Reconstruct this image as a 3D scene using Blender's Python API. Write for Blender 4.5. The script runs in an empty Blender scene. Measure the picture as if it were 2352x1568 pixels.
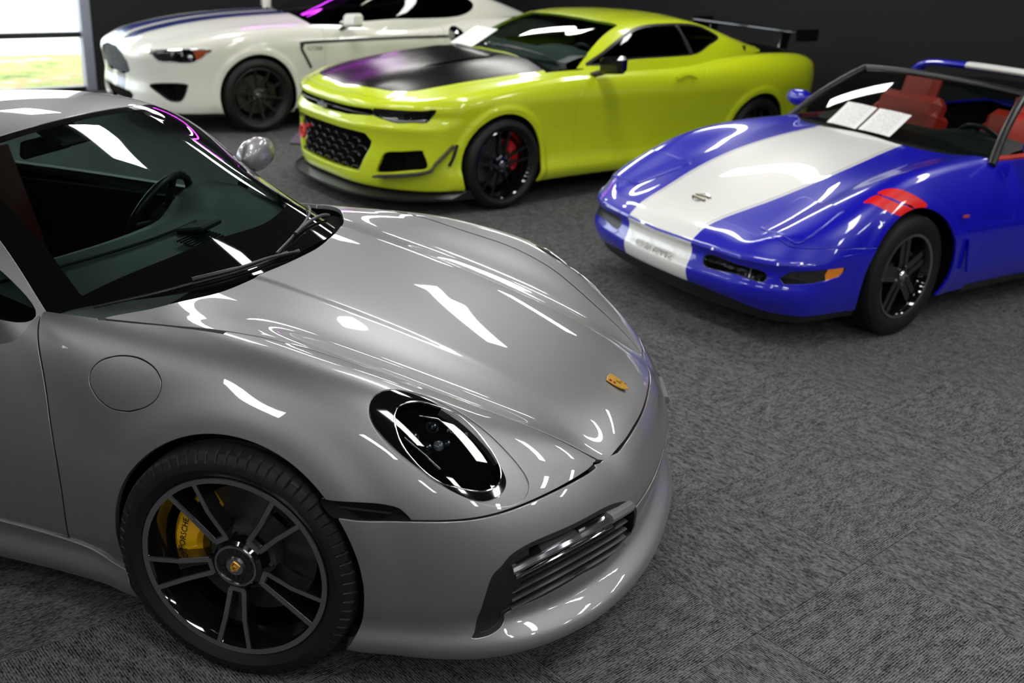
import bpy, math, random
import numpy as np
from mathutils import Matrix, Vector
random.seed(7); RNG = np.random.default_rng(7)
scene = bpy.context.scene
# ------------------------------------------------------------------ camera
cam_data = bpy.data.cameras.new('camera'); cam = bpy.data.objects.new('camera', cam_data); scene.collection.objects.link(cam)
CAM_R = ((.96299, -.14398, .22787), (.26464, .34451, -.90071), (.05118, .92768, .36986)); CAM_P = (1.2383, -2.9569, 1.9369)
cam.matrix_world = Matrix([list(CAM_R[i]) + [CAM_P[i]] for i in range(3)] + [[0, 0, 0, 1]])
cam_data.sensor_width = 36.0; cam_data.lens = 36.0 * 2383.6 / 2352; cam_data.clip_start = .05; cam_data.clip_end = 200
cam_data.dof.use_dof = True; cam_data.dof.focus_distance = 2.95; cam_data.dof.aperture_fstop = 2.8
scene.camera = cam
# ------------------------------------------------------------------ colour management, world
scene.view_settings.view_transform = 'Standard'; scene.view_settings.look = 'None'; scene.view_settings.gamma = 1.0
scene.view_settings.use_curve_mapping = False; scene.view_settings.exposure = -0.2
world = bpy.data.worlds.new('world'); scene.world = world; world.use_nodes = True
wn = world.node_tree.nodes; wn['Background'].inputs[0].default_value = (.86, .93, 1.0, 1); wn['Background'].inputs[1].default_value = 6.0
cy = scene.cycles; cy.max_bounces = 6; cy.diffuse_bounces = 2; cy.glossy_bounces = 3; cy.adaptive_threshold = .07; cy.adaptive_min_samples = 10; cy.transmission_bounces = 4; cy.transparent_max_bounces = 10; cy.caustics_reflective = False; cy.caustics_refractive = False; cy.sample_clamp_indirect = 6.0
# ------------------------------------------------------------------ materials
MATS = {}
def mat(name, col=(.5, .5, .5), rough=.5, metal=0., coat=0., coat_rough=.03, trans=0., ior=1.45, emit=None, estr=0., alpha=1., spec=.5, aniso=0.):
    if name in MATS: return MATS[name]
    m = bpy.data.materials.new(name); m.use_nodes = True; b = m.node_tree.nodes['Principled BSDF']; i = b.inputs
    i['Base Color'].default_value = (*col, 1); i['Roughness'].default_value = rough; i['Metallic'].default_value = metal
    i['Coat Weight'].default_value = coat; i['Coat Roughness'].default_value = coat_rough; i['Transmission Weight'].default_value = trans
    i['IOR'].default_value = ior; i['Specular IOR Level'].default_value = spec; i['Alpha'].default_value = alpha
    if emit: i['Emission Color'].default_value = (*emit, 1); i['Emission Strength'].default_value = estr
    m.diffuse_color = (*col, 1); MATS[name] = m; return m
def nodes(m): return m.node_tree.nodes, m.node_tree.links, m.node_tree.nodes['Principled BSDF']
def paint(name, col, metal=0., rough=.4, flake=0., coat=1.):
    if name in MATS: return MATS[name]
    m = mat(name, col, rough, metal, coat, .015); n, l, b = nodes(m)
    if flake:
        tc = n.new('ShaderNodeTexCoord'); v = n.new('ShaderNodeTexVoronoi'); v.inputs['Scale'].default_value = 900
        mp = n.new('ShaderNodeMapRange'); mp.inputs[3].default_value = 1 - flake; mp.inputs[4].default_value = 1 + flake
        mx = n.new('ShaderNodeMix'); mx.data_type = 'RGBA'; mx.blend_type = 'MULTIPLY'; mx.inputs[0].default_value = 1; mx.inputs[6].default_value = (*col, 1)
        l.new(tc.outputs['Object'], v.inputs['Vector']); l.new(v.outputs['Color'], mp.inputs[0]); l.new(mp.outputs[0], mx.inputs[7]); l.new(mx.outputs[2], b.inputs['Base Color'])
    return m
def glass(name, tint=(.55, .66, .62), rough=.0):
    """thin automotive glass: fresnel mix of tinted see-through and mirror"""
    if name in MATS: return MATS[name]
    m = bpy.data.materials.new(name); m.use_nodes = True; n = m.node_tree.nodes; l = m.node_tree.links; n.remove(n['Principled BSDF'])
    o = n['Material Output']; t = n.new('ShaderNodeBsdfTransparent'); t.inputs[0].default_value = (*tint, 1)
    g = n.new('ShaderNodeBsdfGlossy'); g.inputs['Roughness'].default_value = rough; g.inputs[0].default_value = (1, 1, 1, 1)
    f = n.new('ShaderNodeFresnel'); f.inputs[0].default_value = 1.5; x = n.new('ShaderNodeMixShader')
    geo = n.new('ShaderNodeNewGeometry'); ml = n.new('ShaderNodeMath'); ml.operation = 'MULTIPLY'; iv = n.new('ShaderNodeMath'); iv.operation = 'SUBTRACT'; iv.inputs[0].default_value = 1
    l.new(geo.outputs['Backfacing'], iv.inputs[1]); l.new(f.outputs[0], ml.inputs[0]); l.new(iv.outputs[0], ml.inputs[1])
    l.new(ml.outputs[0], x.inputs[0]); l.new(t.outputs[0], x.inputs[1]); l.new(g.outputs[0], x.inputs[2]); l.new(x.outputs[0], o.inputs[0])
    m.diffuse_color = (*tint, .4); MATS[name] = m; return m
rubber = mat('tyre_rubber', (.009, .009, .0095), .5, spec=.3)
tread_rubber = rubber
gloss_black = mat('gloss_black', (.004, .004, .005), .08, coat=1)
satin_black = mat('satin_black', (.012, .012, .013), .38)
matte_black = mat('matte_black', (.006, .006, .006), .75, spec=.2)
void_black = mat('inner_black', (.003, .003, .003), .9, spec=.05)
chrome = mat('chrome', (.75, .76, .78), .08, 1)
steel = mat('machined_alloy', (.42, .43, .46), .28, 1)
disc_metal = mat('brake_disc', (.10, .10, .105), .4, .7)
# ------------------------------------------------------------------ numeric core: splines, fields, iso-surface, clipping
class Sp:
    """natural cubic spline through (t, value) points, linear outside"""
    def __init__(self, *pts):
        p = np.array(sorted(pts), float); self.x = p[:, 0]; self.y = p[:, 1]; n = len(p)
        if n == 1:
            self.x = np.array([0., 1.]); self.y = np.array([p[0, 1]] * 2); n = 2
        x, y = self.x, self.y; h = np.diff(x); A = np.zeros((n, n)); b = np.zeros(n); A[0, 0] = A[-1, -1] = 1
        for i in range(1, n - 1):
            A[i, i - 1] = h[i - 1]; A[i, i] = 2 * (h[i - 1] + h[i]); A[i, i + 1] = h[i]
            b[i] = 6 * ((y[i + 1] - y[i]) / h[i] - (y[i] - y[i - 1]) / h[i - 1])
        M = np.linalg.solve(A, b); self.h = h; d = np.diff(y) / h
        self.a = np.stack([y[:-1], d - h * (2 * M[:-1] + M[1:]) / 6, M[:-1] / 2, np.diff(M) / (6 * h)])
        self.s1 = self.a[1, -1] + h[-1] * (2 * self.a[2, -1] + 3 * h[-1] * self.a[3, -1])
        g = np.linspace(x[0] - 1.2, x[-1] + 1.2, 6001); self.g0 = g[0]; self.gi = 6000 / (g[-1] - g[0]); self.gx = g; self.gy = self.exact(g)
    def exact(self, t):
        i = np.clip(np.searchsorted(self.x, t) - 1, 0, len(self.h) - 1); q = t - self.x[i]; a = self.a[:, i]
        v = a[0] + q * (a[1] + q * (a[2] + q * a[3]))
        v = np.where(t < self.x[0], self.y[0] + (t - self.x[0]) * self.a[1, 0], v)
        return np.where(t > self.x[-1], self.y[-1] + (t - self.x[-1]) * self.s1, v)
    def __call__(self, t):
        f = np.clip((np.asarray(t, float) - self.g0) * self.gi, 0, 5999.999); i = f.astype(np.int32); f = f - i; y = self.gy[i]; return y + (self.gy[i + 1] - y) * f

def Even(*pts):
    """spline that is symmetric about zero"""
    return Sp(*pts, *[(-a, b) for a, b in pts if a > 0])
def K(v): return lambda t: v

class Field:
    """value over (u, v) through feature lines: each line gives v-position and value as splines of u"""
    def __init__(self, lines, flat0=False, flat1=False):
        self.l = [(a if callable(a) else K(a), b if callable(b) else K(b)) for a, b in lines]; self.f0 = flat0; self.f1 = flat1
    def __call__(self, u, v):
        P = np.stack([np.broadcast_to(a(u), v.shape) for a, b in self.l]); V = np.stack([np.broadcast_to(b(u), v.shape) for a, b in self.l])
        h = np.maximum(np.diff(P, axis=0), 1e-4); d = np.diff(V, axis=0) / h; M = np.empty_like(V)
        if len(P) > 2: M[1:-1] = (d[:-1] * h[1:] + d[1:] * h[:-1]) / (h[1:] + h[:-1])
        M[0] = 0 if self.f0 else d[0] + (d[0] - (M[1] if len(P) > 2 else d[0])) * .5
        M[-1] = 0 if self.f1 else d[-1] + (d[-1] - (M[-2] if len(P) > 2 else d[-1])) * .5
        out = V[0] + (v - P[0]) * M[0]
        for k in range(len(P) - 1):
            m = v > P[k]
            if not m.any(): break
            t = np.clip((v - P[k]) / h[k], 0, 1); t2 = t * t; t3 = t2 * t
            q = V[k] * (2 * t3 - 3 * t2 + 1) + V[k + 1] * (3 * t2 - 2 * t3) + h[k] * (M[k] * (t3 - 2 * t2 + t) + M[k + 1] * (t3 - t2))
            out = np.where(m, q, out)
        return np.where(v > P[-1], V[-1] + (v - P[-1]) * M[-1], out)

def smax(a, b, k): return .5 * (a + b + np.sqrt((a - b) ** 2 + k * k))
def smin(a, b, k): return -smax(-a, -b, k)
def sstep(a, b, x):
    t = np.clip((x - a) / (b - a), 0, 1); return t * t * t * (t * (6 * t - 15) + 10)
def bump(x, c, w): return np.exp(-((x - c) / w) ** 2)

def grad(F, p, e=.0015):
    g = np.empty_like(p)
    for i in range(3):
        d = np.zeros(3); d[i] = e; g[:, i] = (F(p + d) - F(p - d)) / (2 * e)
    return g

def project(F, p, it=3, cap=.02):
    p = p.copy()
    for k in range(it):
        v = F(p); g = np.empty_like(p)
        for i in range(3): d = np.zeros(3); d[i] = .002; g[:, i] = (F(p + d) - v) / .002
        s = -(v / np.maximum((g * g).sum(1), .05))[:, None] * g
        n = np.linalg.norm(s, axis=1, keepdims=True); p += s * np.minimum(1, cap / np.maximum(n, 1e-9))
    g = grad(F, p); return p, g / np.maximum(np.linalg.norm(g, axis=1, keepdims=True), 1e-9)

def isosurface(F, lo, hi, h, B=8, safe=1.7):
    """surface nets over a sparse band; returns verts, normals, triangles (outward)"""
    lo = np.array(lo, float); hi = np.array(hi, float); nb = np.ceil((hi - lo) / (h * B)).astype(int); n = nb * B + 1
    c = np.stack(np.meshgrid(*[lo[i] + (np.arange(nb[i]) + .5) * B * h for i in range(3)], indexing='ij'), -1).reshape(-1, 3)
    fc = F(c); act = np.abs(fc) < B * h * .87 * safe
    D = np.repeat(np.repeat(np.repeat(np.where(fc > 0, 1., -1.).reshape(nb), B, 0), B, 1), B, 2).astype(np.float32)
    D = np.pad(D, ((0, 1),) * 3, mode='edge')
    mask = np.zeros(n, bool); bi = np.argwhere(act.reshape(nb))
    off = np.stack(np.meshgrid(*[np.arange(B + 1)] * 3, indexing='ij'), -1).reshape(-1, 3)
    idx = (bi[:, None, :] * B + off[None]).reshape(-1, 3); mask[idx[:, 0], idx[:, 1], idx[:, 2]] = True
    I = np.argwhere(mask); v = np.empty(len(I), np.float32)
    for s in range(0, len(I), 400000): v[s:s + 400000] = F(lo + I[s:s + 400000] * h)
    D[I[:, 0], I[:, 1], I[:, 2]] = v; D[D == 0] = 1e-6
    S = D < 0; cs = np.zeros(n - 1, np.int8)
    for o in np.ndindex(2, 2, 2): cs += S[o[0]:n[0] - 1 + o[0], o[1]:n[1] - 1 + o[1], o[2]:n[2] - 1 + o[2]]
    C = np.argwhere((cs > 0) & (cs < 8)); cid = -np.ones(n - 1, np.int64); cid[C[:, 0], C[:, 1], C[:, 2]] = np.arange(len(C))
    acc = np.zeros((len(C), 3)); cnt = np.zeros(len(C)); cor = list(np.ndindex(2, 2, 2))
    for a in cor:
        for ax in range(3):
            if a[ax]: continue
            b = list(a); b[ax] = 1
            va = D[C[:, 0] + a[0], C[:, 1] + a[1], C[:, 2] + a[2]].astype(float); vb = D[C[:, 0] + b[0], C[:, 1] + b[1], C[:, 2] + b[2]].astype(float)
            m = (va < 0) != (vb < 0); t = np.where(m, va / np.where(m, va - vb, 1), 0)
            p = np.tile(np.array(a, float), (len(C), 1)); p[:, ax] = t; acc[m] += p[m]; cnt[m] += 1
    V = lo + (C + acc / cnt[:, None]) * h
    quads = []
    for ax in range(3):
        o1, o2 = (ax + 1) % 3, (ax + 2) % 3
        sl0 = [slice(1, n[i] - 1) for i in range(3)]; sl0[ax] = slice(0, n[ax] - 1); sl1 = list(sl0); sl1[ax] = slice(1, n[ax])
        a = S[tuple(sl0)]; b = S[tuple(sl1)]; E = np.argwhere(a != b); st = a[E[:, 0], E[:, 1], E[:, 2]]
        E = E + np.array([0 if i == ax else 1 for i in range(3)]); q = []
        for d1, d2 in ((0, 0), (-1, 0), (-1, -1), (0, -1)):
            e = E.copy(); e[:, o1] += d1; e[:, o2] += d2; q.append(cid[e[:, 0], e[:, 1], e[:, 2]])
        q = np.stack(q, 1); q[~st] = q[~st][:, ::-1]; quads.append(q[(q >= 0).all(1)])
    Q = np.concatenate(quads); V, N = project(F, V, 2, h)
    T = np.concatenate([Q[:, [0, 1, 2]], Q[:, [0, 2, 3]]])
    return V, N, T

class Msh:
    """triangle soup with exact normals that can be clipped by implicit functions"""
    def __init__(s, V, N, T): s.V, s.N, s.T = V, N, T
    def clip(s, g, it=3):
        """keep the side g > 0; g takes (n,3) points"""
        V, N, T = s.V, s.N, s.T
        if len(T) == 0: return s
        val = g(V); val = np.where(np.abs(val) < 1e-7, 1e-7, val); ins = val > 0; c = ins[T].sum(1)
        keep = T[c == 3]; X = T[(c == 1) | (c == 2)]
        if len(X):
            E = np.concatenate([X[:, [0, 1]], X[:, [1, 2]], X[:, [2, 0]]]); E = E[ins[E[:, 0]] != ins[E[:, 1]]]
            E = np.unique(np.sort(E, 1), axis=0); a, b = V[E[:, 0]], V[E[:, 1]]; fa, fb = val[E[:, 0]], val[E[:, 1]]
            ta = np.zeros(len(E)); tb = np.ones(len(E)); t = fa / (fa - fb)
            for k in range(it):
                q = a + (b - a) * t[:, None]; f = g(q); same = (f > 0) == (fa > 0)
                ta = np.where(same, t, ta); tb = np.where(same, tb, t); fa = np.where(same, f, fa); fb = np.where(same, fb, f)
                dn = fa - fb; t = np.where(np.abs(dn) > 1e-12, ta + (tb - ta) * fa / np.where(np.abs(dn) > 1e-12, dn, 1), t)
            P = a + (b - a) * t[:, None]; t0 = t[:, None]; Nn = N[E[:, 0]] * (1 - t0) + N[E[:, 1]] * t0
            Nn /= np.maximum(np.linalg.norm(Nn, axis=1, keepdims=True), 1e-9)
            base = len(V); V = np.vstack([V, P]); N = np.vstack([N, Nn])
            key = E[:, 0].astype(np.int64) * (1 << 32) + E[:, 1]; od = np.argsort(key); ks = key[od]
            def ev(i, j):
                lo_, hi_ = np.minimum(i, j).astype(np.int64), np.maximum(i, j); return base + od[np.searchsorted(ks, lo_ * (1 << 32) + hi_)]
            out = [keep]
            for cnt in (1, 2):
                Y = T[c == cnt]
                if not len(Y): continue
                odd = (ins[Y] == (cnt == 1)); k = odd.argmax(1); r = np.arange(len(Y)); A = Y[r, k]; Bv = Y[r, (k + 1) % 3]; Cv = Y[r, (k + 2) % 3]
                eab = ev(A, Bv); eac = ev(A, Cv)
                if cnt == 1: out.append(np.stack([A, eab, eac], 1))
                else: out += [np.stack([eab, Bv, Cv], 1), np.stack([eab, Cv, eac], 1)]
            T = np.concatenate(out)
        else: T = keep
        u, inv = np.unique(T, return_inverse=True)
        return Msh(V[u], N[u], inv.reshape(-1, 3))
    def refine(s, F, near, it=1):
        """split every triangle in four where near(V) is true, put new points on F"""
        for k in range(it):
            V, N, T = s.V, s.N, s.T; m = near(V)[T].any(1)
            E = np.sort(np.concatenate([T[m][:, [0, 1]], T[m][:, [1, 2]], T[m][:, [2, 0]]]), 1); E = np.unique(E, axis=0)
            if not len(E): return s
            key = E[:, 0].astype(np.int64) * (1 << 32) + E[:, 1]
            P, Nn = project(F, (V[E[:, 0]] + V[E[:, 1]]) / 2, 2); base = len(V)
            def ev(i, j):
                q = np.minimum(i, j).astype(np.int64) * (1 << 32) + np.maximum(i, j); w = np.clip(np.searchsorted(key, q), 0, len(key) - 1)
                return np.where(key[w] == q, base + w, -1)
            A, B_, C = T.T; e0, e1, e2 = ev(A, B_), ev(B_, C), ev(C, A); n = (e0 >= 0).astype(int) + (e1 >= 0) + (e2 >= 0); out = [T[n == 0]]
            f = n == 3; out += [np.stack(q, 1) for q in ((A[f], e0[f], e2[f]), (e0[f], B_[f], e1[f]), (e2[f], e1[f], C[f]), (e0[f], e1[f], e2[f]))]
            for (ea, eb, ec, a, b, c) in ((e0, e1, e2, A, B_, C), (e1, e2, e0, B_, C, A), (e2, e0, e1, C, A, B_)):
                f = (n == 1) & (ea >= 0); out += [np.stack([a[f], ea[f], c[f]], 1), np.stack([ea[f], b[f], c[f]], 1)]
                f = (n == 2) & (ec < 0); out += [np.stack([ea[f], b[f], eb[f]], 1), np.stack([a[f], ea[f], eb[f]], 1), np.stack([a[f], eb[f], c[f]], 1)]
            s = Msh(np.vstack([V, P]), np.vstack([N, Nn]), np.concatenate(out))
        return s
    def mirror(s):
        m = np.array([1, -1, 1]); return Msh(s.V * m, s.N * m, s.T[:, ::-1])
    def join(s, o):
        return Msh(np.vstack([s.V, o.V]), np.vstack([s.N, o.N]), np.vstack([s.T, o.T + len(s.V)]))
    def weld(s, tol=2e-4):
        k = np.round(s.V / tol).astype(np.int64); u, first, inv = np.unique(k, axis=0, return_index=True, return_inverse=True); inv = inv.reshape(-1)
        N = np.zeros((len(u), 3)); np.add.at(N, inv, s.N); N /= np.maximum(np.linalg.norm(N, axis=1, keepdims=True), 1e-9)
        T = inv[s.T]; T = T[(T[:, 0] != T[:, 1]) & (T[:, 1] != T[:, 2]) & (T[:, 0] != T[:, 2])]
        return Msh(s.V[first], N, T)
    def parts(s, least=10):
        """connected pieces, largest first"""
        w = s.weld(); lab = np.arange(len(w.V))
        for _ in range(4000):
            m = lab[w.T].min(1); new = lab.copy(); np.minimum.at(new, w.T.ravel(), np.repeat(m, 3)); new = new[new]
            if (new == lab).all(): break
            lab = new
        L = lab[w.T[:, 0]]; u, c = np.unique(L, return_counts=True); out = []
        for k in u[np.argsort(-c)]:
            T = w.T[L == k]
            if len(T) >= least: q, inv = np.unique(T, return_inverse=True); out.append(Msh(w.V[q], w.N[q], inv.reshape(-1, 3)))
        return out
    def both(s): return s.join(s.mirror()).weld()
    def offset(s, d): return Msh(s.V + s.N * d, s.N, s.T)
    def lip(s, depth=.014, r=.0016):
        """rounded edge turned inward along every open boundary"""
        T = s.T; E = np.concatenate([T[:, [0, 1]], T[:, [1, 2]], T[:, [2, 0]]]); key = np.sort(E, 1)
        k = key[:, 0].astype(np.int64) * (1 << 32) + key[:, 1]; u, ind, cnt = np.unique(k, return_index=True, return_counts=True); B = E[ind[cnt == 1]]
        if not len(B): return s
        d = s.V[B[:, 1]] - s.V[B[:, 0]]; l = np.linalg.norm(d, axis=1, keepdims=True); d = d / np.maximum(l, 1e-9); t = np.cross(d, s.N[B[:, 0]]) * np.minimum(l, .02)
        tv = np.zeros_like(s.V); np.add.at(tv, B[:, 0], t); np.add.at(tv, B[:, 1], t); b = np.unique(B); tn = tv[b]
        n = s.N[b]; tn -= n * (tn * n).sum(1, keepdims=True); tn /= np.maximum(np.linalg.norm(tn, axis=1, keepdims=True), 1e-9)
        m = -np.ones(len(s.V), np.int64); m[b] = np.arange(len(b)); nb = len(b); base = len(s.V)
        q = .7071; R1 = s.V[b] + tn * r * q - n * r * (1 - q); N1 = n * q + tn * q; R2 = s.V[b] + tn * r - n * r; R3 = R2 - n * depth
        V = np.vstack([s.V, R1, R2, R3]); N = np.vstack([s.N, N1, tn, tn]); i, j = B[:, 0], B[:, 1]; mi, mj = m[i], m[j]; out = [T]
        rows = [(i, j), (base + mi, base + mj), (base + nb + mi, base + nb + mj), (base + 2 * nb + mi, base + 2 * nb + mj)]
        for (a0, a1), (b0, b1) in zip(rows[:-1], rows[1:]): out += [np.stack([a1, a0, b0], 1), np.stack([a1, b0, b1], 1)]
        return Msh(V, N, np.concatenate(out))

def smooth_line(pts, n=8, closed=True):
    """Catmull-Rom through points"""
    p = np.array(pts, float); m = len(p); out = []
    rng_ = range(m) if closed else range(m - 1)
    for i in rng_:
        a, b, c, d = (p[(i - 1) % m], p[i], p[(i + 1) % m], p[(i + 2) % m]) if closed else (p[max(i - 1, 0)], p[i], p[i + 1], p[min(i + 2, m - 1)])
        for t in np.arange(n) / n: out.append(.5 * (2 * b + (c - a) * t + (2 * a - 5 * b + 4 * c - d) * t * t + (3 * b - a - 3 * c + d) * t ** 3))
    if not closed: out.append(p[-1])
    return np.array(out)

def poly_sd(P, u, v):
    """signed distance to closed polygon, positive inside"""
    P = np.asarray(P, float); d = np.full(u.shape, 1e9); w = np.zeros(u.shape, bool)
    for a, b in zip(P, np.roll(P, -1, 0)):
        e = b - a; wx = u - a[0]; wy = v - a[1]; t = np.clip((wx * e[0] + wy * e[1]) / max(e @ e, 1e-12), 0, 1)
        d = np.minimum(d, (wx - e[0] * t) ** 2 + (wy - e[1] * t) ** 2)
        c = (a[1] > v) != (b[1] > v); w ^= c & (u < (b[0] - a[0]) * (v - a[1]) / (e[1] if abs(e[1]) > 1e-12 else 1e-12) + a[0])
    return np.where(w, 1, -1) * np.sqrt(d)

def curve_gap(P, u, v):
    """distance to open polyline"""
    P = np.asarray(P, float); d = np.full(u.shape, 1e9)
    for a, b in zip(P[:-1], P[1:]):
        e = b - a; wx = u - a[0]; wy = v - a[1]; t = np.clip((wx * e[0] + wy * e[1]) / max(e @ e, 1e-12), 0, 1)
        d = np.minimum(d, (wx - e[0] * t) ** 2 + (wy - e[1] * t) ** 2)
    return np.sqrt(d)

def cast(F, o, d, t0=.5, t1=14, n=1400):
    """first hit of a ray with F = 0"""
    t = np.linspace(t0, t1, n); f = F(o + t[:, None] * d); i = np.argmax(f < 0)
    if not (f < 0).any(): return None
    a, b = t[max(i - 1, 0)], t[i]
    for k in range(30):
        m = (a + b) / 2
        if F((o + m * d)[None])[0] < 0: b = m
        else: a = m
    return o + b * d
# ------------------------------------------------------------------ object helpers
COL = scene.collection
def link(o, parent=None):
    COL.objects.link(o)
    if parent is not None: o.parent = parent
    return o
def tag(o, label=None, cat=None, group=None, kind=None):
    if label: o['label'] = label
    if cat: o['category'] = cat
    if group: o['group'] = group
    if kind: o['kind'] = kind
    return o
def thing(name, label, cat, loc=(0, 0, 0), rz=0, group=None):
    o = bpy.data.objects.new(name, None); link(o); o.empty_display_size = .1; o.location = loc; o.rotation_euler = (0, 0, rz); return tag(o, label, cat, group)
def mk(name, M, material, parent=None, label=None):
    me = bpy.data.meshes.new(name); V = np.ascontiguousarray(M.V, np.float32); T = np.ascontiguousarray(M.T, np.int32)
    me.vertices.add(len(V)); me.vertices.foreach_set('co', V.ravel()); me.loops.add(T.size); me.loops.foreach_set('vertex_index', T.ravel())
    me.polygons.add(len(T)); me.polygons.foreach_set('loop_start', np.arange(0, T.size, 3, dtype=np.int32)); me.update(calc_edges=True)
    me.polygons.foreach_set('use_smooth', np.ones(len(T), bool)); me.normals_split_custom_set_from_vertices(M.N.astype(np.float32))
    me.materials.append(material); o = bpy.data.objects.new(name, me); link(o, parent)
    if label: o['label'] = label
    return o
def raw(name, verts, faces, material, parent=None, smooth=None, label=None, loc=None):
    """smooth: None flat, else angle in degrees"""
    me = bpy.data.meshes.new(name); me.from_pydata([tuple(map(float, v)) for v in verts], [], [tuple(map(int, f)) for f in faces]); me.update()
    if smooth is not None:
        me.polygons.foreach_set('use_smooth', np.ones(len(me.polygons), bool))
        if smooth < 180: me.set_sharp_from_angle(angle=math.radians(smooth))
    for m in (material if isinstance(material, (list, tuple)) else [material]): me.materials.append(m)
    o = bpy.data.objects.new(name, me); link(o, parent)
    if loc is not None: o.location = loc
    if label: o['label'] = label
    return o
class MB:
    """collects simple shapes into one mesh"""
    def __init__(s): s.v = []; s.f = []
    def add(s, v, f): b = len(s.v); s.v += [tuple(q) for q in v]; s.f += [tuple(b + i for i in q) for q in f]; return s
    def box(s, c, d, R=None, bev=0.):
        c = np.array(c, float); d = np.array(d, float) / 2; R = np.eye(3) if R is None else np.array(R)
        if bev <= 0:
            v = [c + R @ (d * np.array(q)) for q in np.array(list(np.ndindex(2, 2, 2))) * 2 - 1]
            return s.add(v, [(0, 1, 3, 2), (4, 6, 7, 5), (0, 4, 5, 1), (2, 3, 7, 6), (0, 2, 6, 4), (1, 5, 7, 3)])
        vs = []; idx = {}
        for q in np.ndindex(2, 2, 2):
            sg = np.array(q) * 2 - 1
            for ax in range(3):
                w = d - bev; w[ax] = d[ax]; idx[(q, ax)] = len(vs); vs.append(c + R @ (sg * w))
        fs = []
        for ax in range(3):
            a, b = (ax + 1) % 3, (ax + 2) % 3
            for k in (0, 1):
                qs = []
                for (i, j) in ((0, 0), (1, 0), (1, 1), (0, 1)):
                    q = [0, 0, 0]; q[ax] = k; q[a] = i; q[b] = j; qs.append(idx[(tuple(q), ax)])
                fs.append(qs if k else qs[::-1])
            for i in (0, 1):
                for j in (0, 1):
                    q0 = [0, 0, 0]; q0[a] = i; q0[b] = j; q1 = list(q0); q1[ax] = 1; t0, t1 = tuple(q0), tuple(q1)
                    f = [idx[(t0, a)], idx[(t1, a)], idx[(t1, b)], idx[(t0, b)]]; fs.append(f if (i == j) else f[::-1])
        for q in np.ndindex(2, 2, 2):
            f = [idx[(q, 0)], idx[(q, 1)], idx[(q, 2)]]; fs.append(f if sum(q) % 2 else f[::-1])
        return s.add(vs, fs)
    def tube(s, pts, r, n=10, caps=True, flat=None):
        """flat: (direction, scale) squashes the section"""
        P = np.array(pts, float); R = np.broadcast_to(np.array(r, float), (len(P),)); T = np.gradient(P, axis=0); T /= np.maximum(np.linalg.norm(T, axis=1, keepdims=True), 1e-9)
        up = np.array([0, 0, 1.]) if abs(T[0, 2]) < .9 else np.array([1., 0, 0]); rings = []; u = np.cross(up, T[0]); u /= np.linalg.norm(u)
        for i in range(len(P)):
            u = u - T[i] * (u @ T[i]); u /= np.linalg.norm(u); w = np.cross(T[i], u); a = np.arange(n) * 2 * np.pi / n
            off = R[i] * (np.cos(a)[:, None] * u + np.sin(a)[:, None] * w)
            if flat is not None: dn = np.array(flat[0], float); dn /= np.linalg.norm(dn); off = off - dn * (off @ dn)[:, None] * (1 - flat[1])
            rings.append(P[i] + off)
        v = np.concatenate(rings); f = [(i * n + j, i * n + (j + 1) % n, (i + 1) * n + (j + 1) % n, (i + 1) * n + j) for i in range(len(P) - 1) for j in range(n)]
        if caps: f += [tuple(range(n))[::-1], tuple((len(P) - 1) * n + k for k in range(n))]
        return s.add(v, f)
    def prism(s, poly, a, b, R=None, c=(0, 0, 0)):
        """2-D polygon (u, w) swept from depth a to b; local axes u, depth, w = X, Y, Z"""
        R = np.eye(3) if R is None else np.array(R); c = np.array(c, float); n = len(poly)
        v = [c + R @ np.array([q[0], a, q[1]]) for q in poly] + [c + R @ np.array([q[0], b, q[1]]) for q in poly]
        return s.add(v, [tuple(range(n)), tuple(range(2 * n - 1, n - 1, -1))] + [(i, i + n, (i + 1) % n + n, (i + 1) % n) for i in range(n)])
    def lathe(s, prof, n=64, ax=1, c=(0, 0, 0), mod=None):
        """profile (radius, along) turned about axis ax through c"""
        c = np.array(c, float); o1, o2 = (ax + 1) % 3, (ax + 2) % 3; v = []
        for k in range(n):
            a = 2 * np.pi * k / n
            for j, (r, h) in enumerate(prof):
                if mod: r, h = mod(k, j, r, h)
                q = c.copy(); q[ax] += h; q[o1] += r * np.cos(a); q[o2] += r * np.sin(a); v.append(q)
        m = len(prof); return s.add(v, [(k * m + j, k * m + j + 1, ((k + 1) % n) * m + j + 1, ((k + 1) % n) * m + j) for k in range(n) for j in range(m - 1)])
    def quad(s, a, b, c, d): return s.add([a, b, c, d], [(0, 1, 2, 3)])
    def build(s, name, material, parent=None, smooth=None, label=None, loc=None): return raw(name, s.v, s.f, material, parent, smooth, label, loc)
def rotz(a): c, s = math.cos(a), math.sin(a); return np.array([[c, -s, 0], [s, c, 0], [0, 0, 1]])
def roty(a): c, s = math.cos(a), math.sin(a); return np.array([[c, 0, s], [0, 1, 0], [-s, 0, c]])
def rotx(a): c, s = math.cos(a), math.sin(a); return np.array([[1, 0, 0], [0, c, -s], [0, s, c]])
def copy_tree(o, parent=None):
    c = o.copy(); COL.objects.link(c); c.parent = parent
    for ch in [q for q in o.children]: copy_tree(ch, c)
    return c
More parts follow.
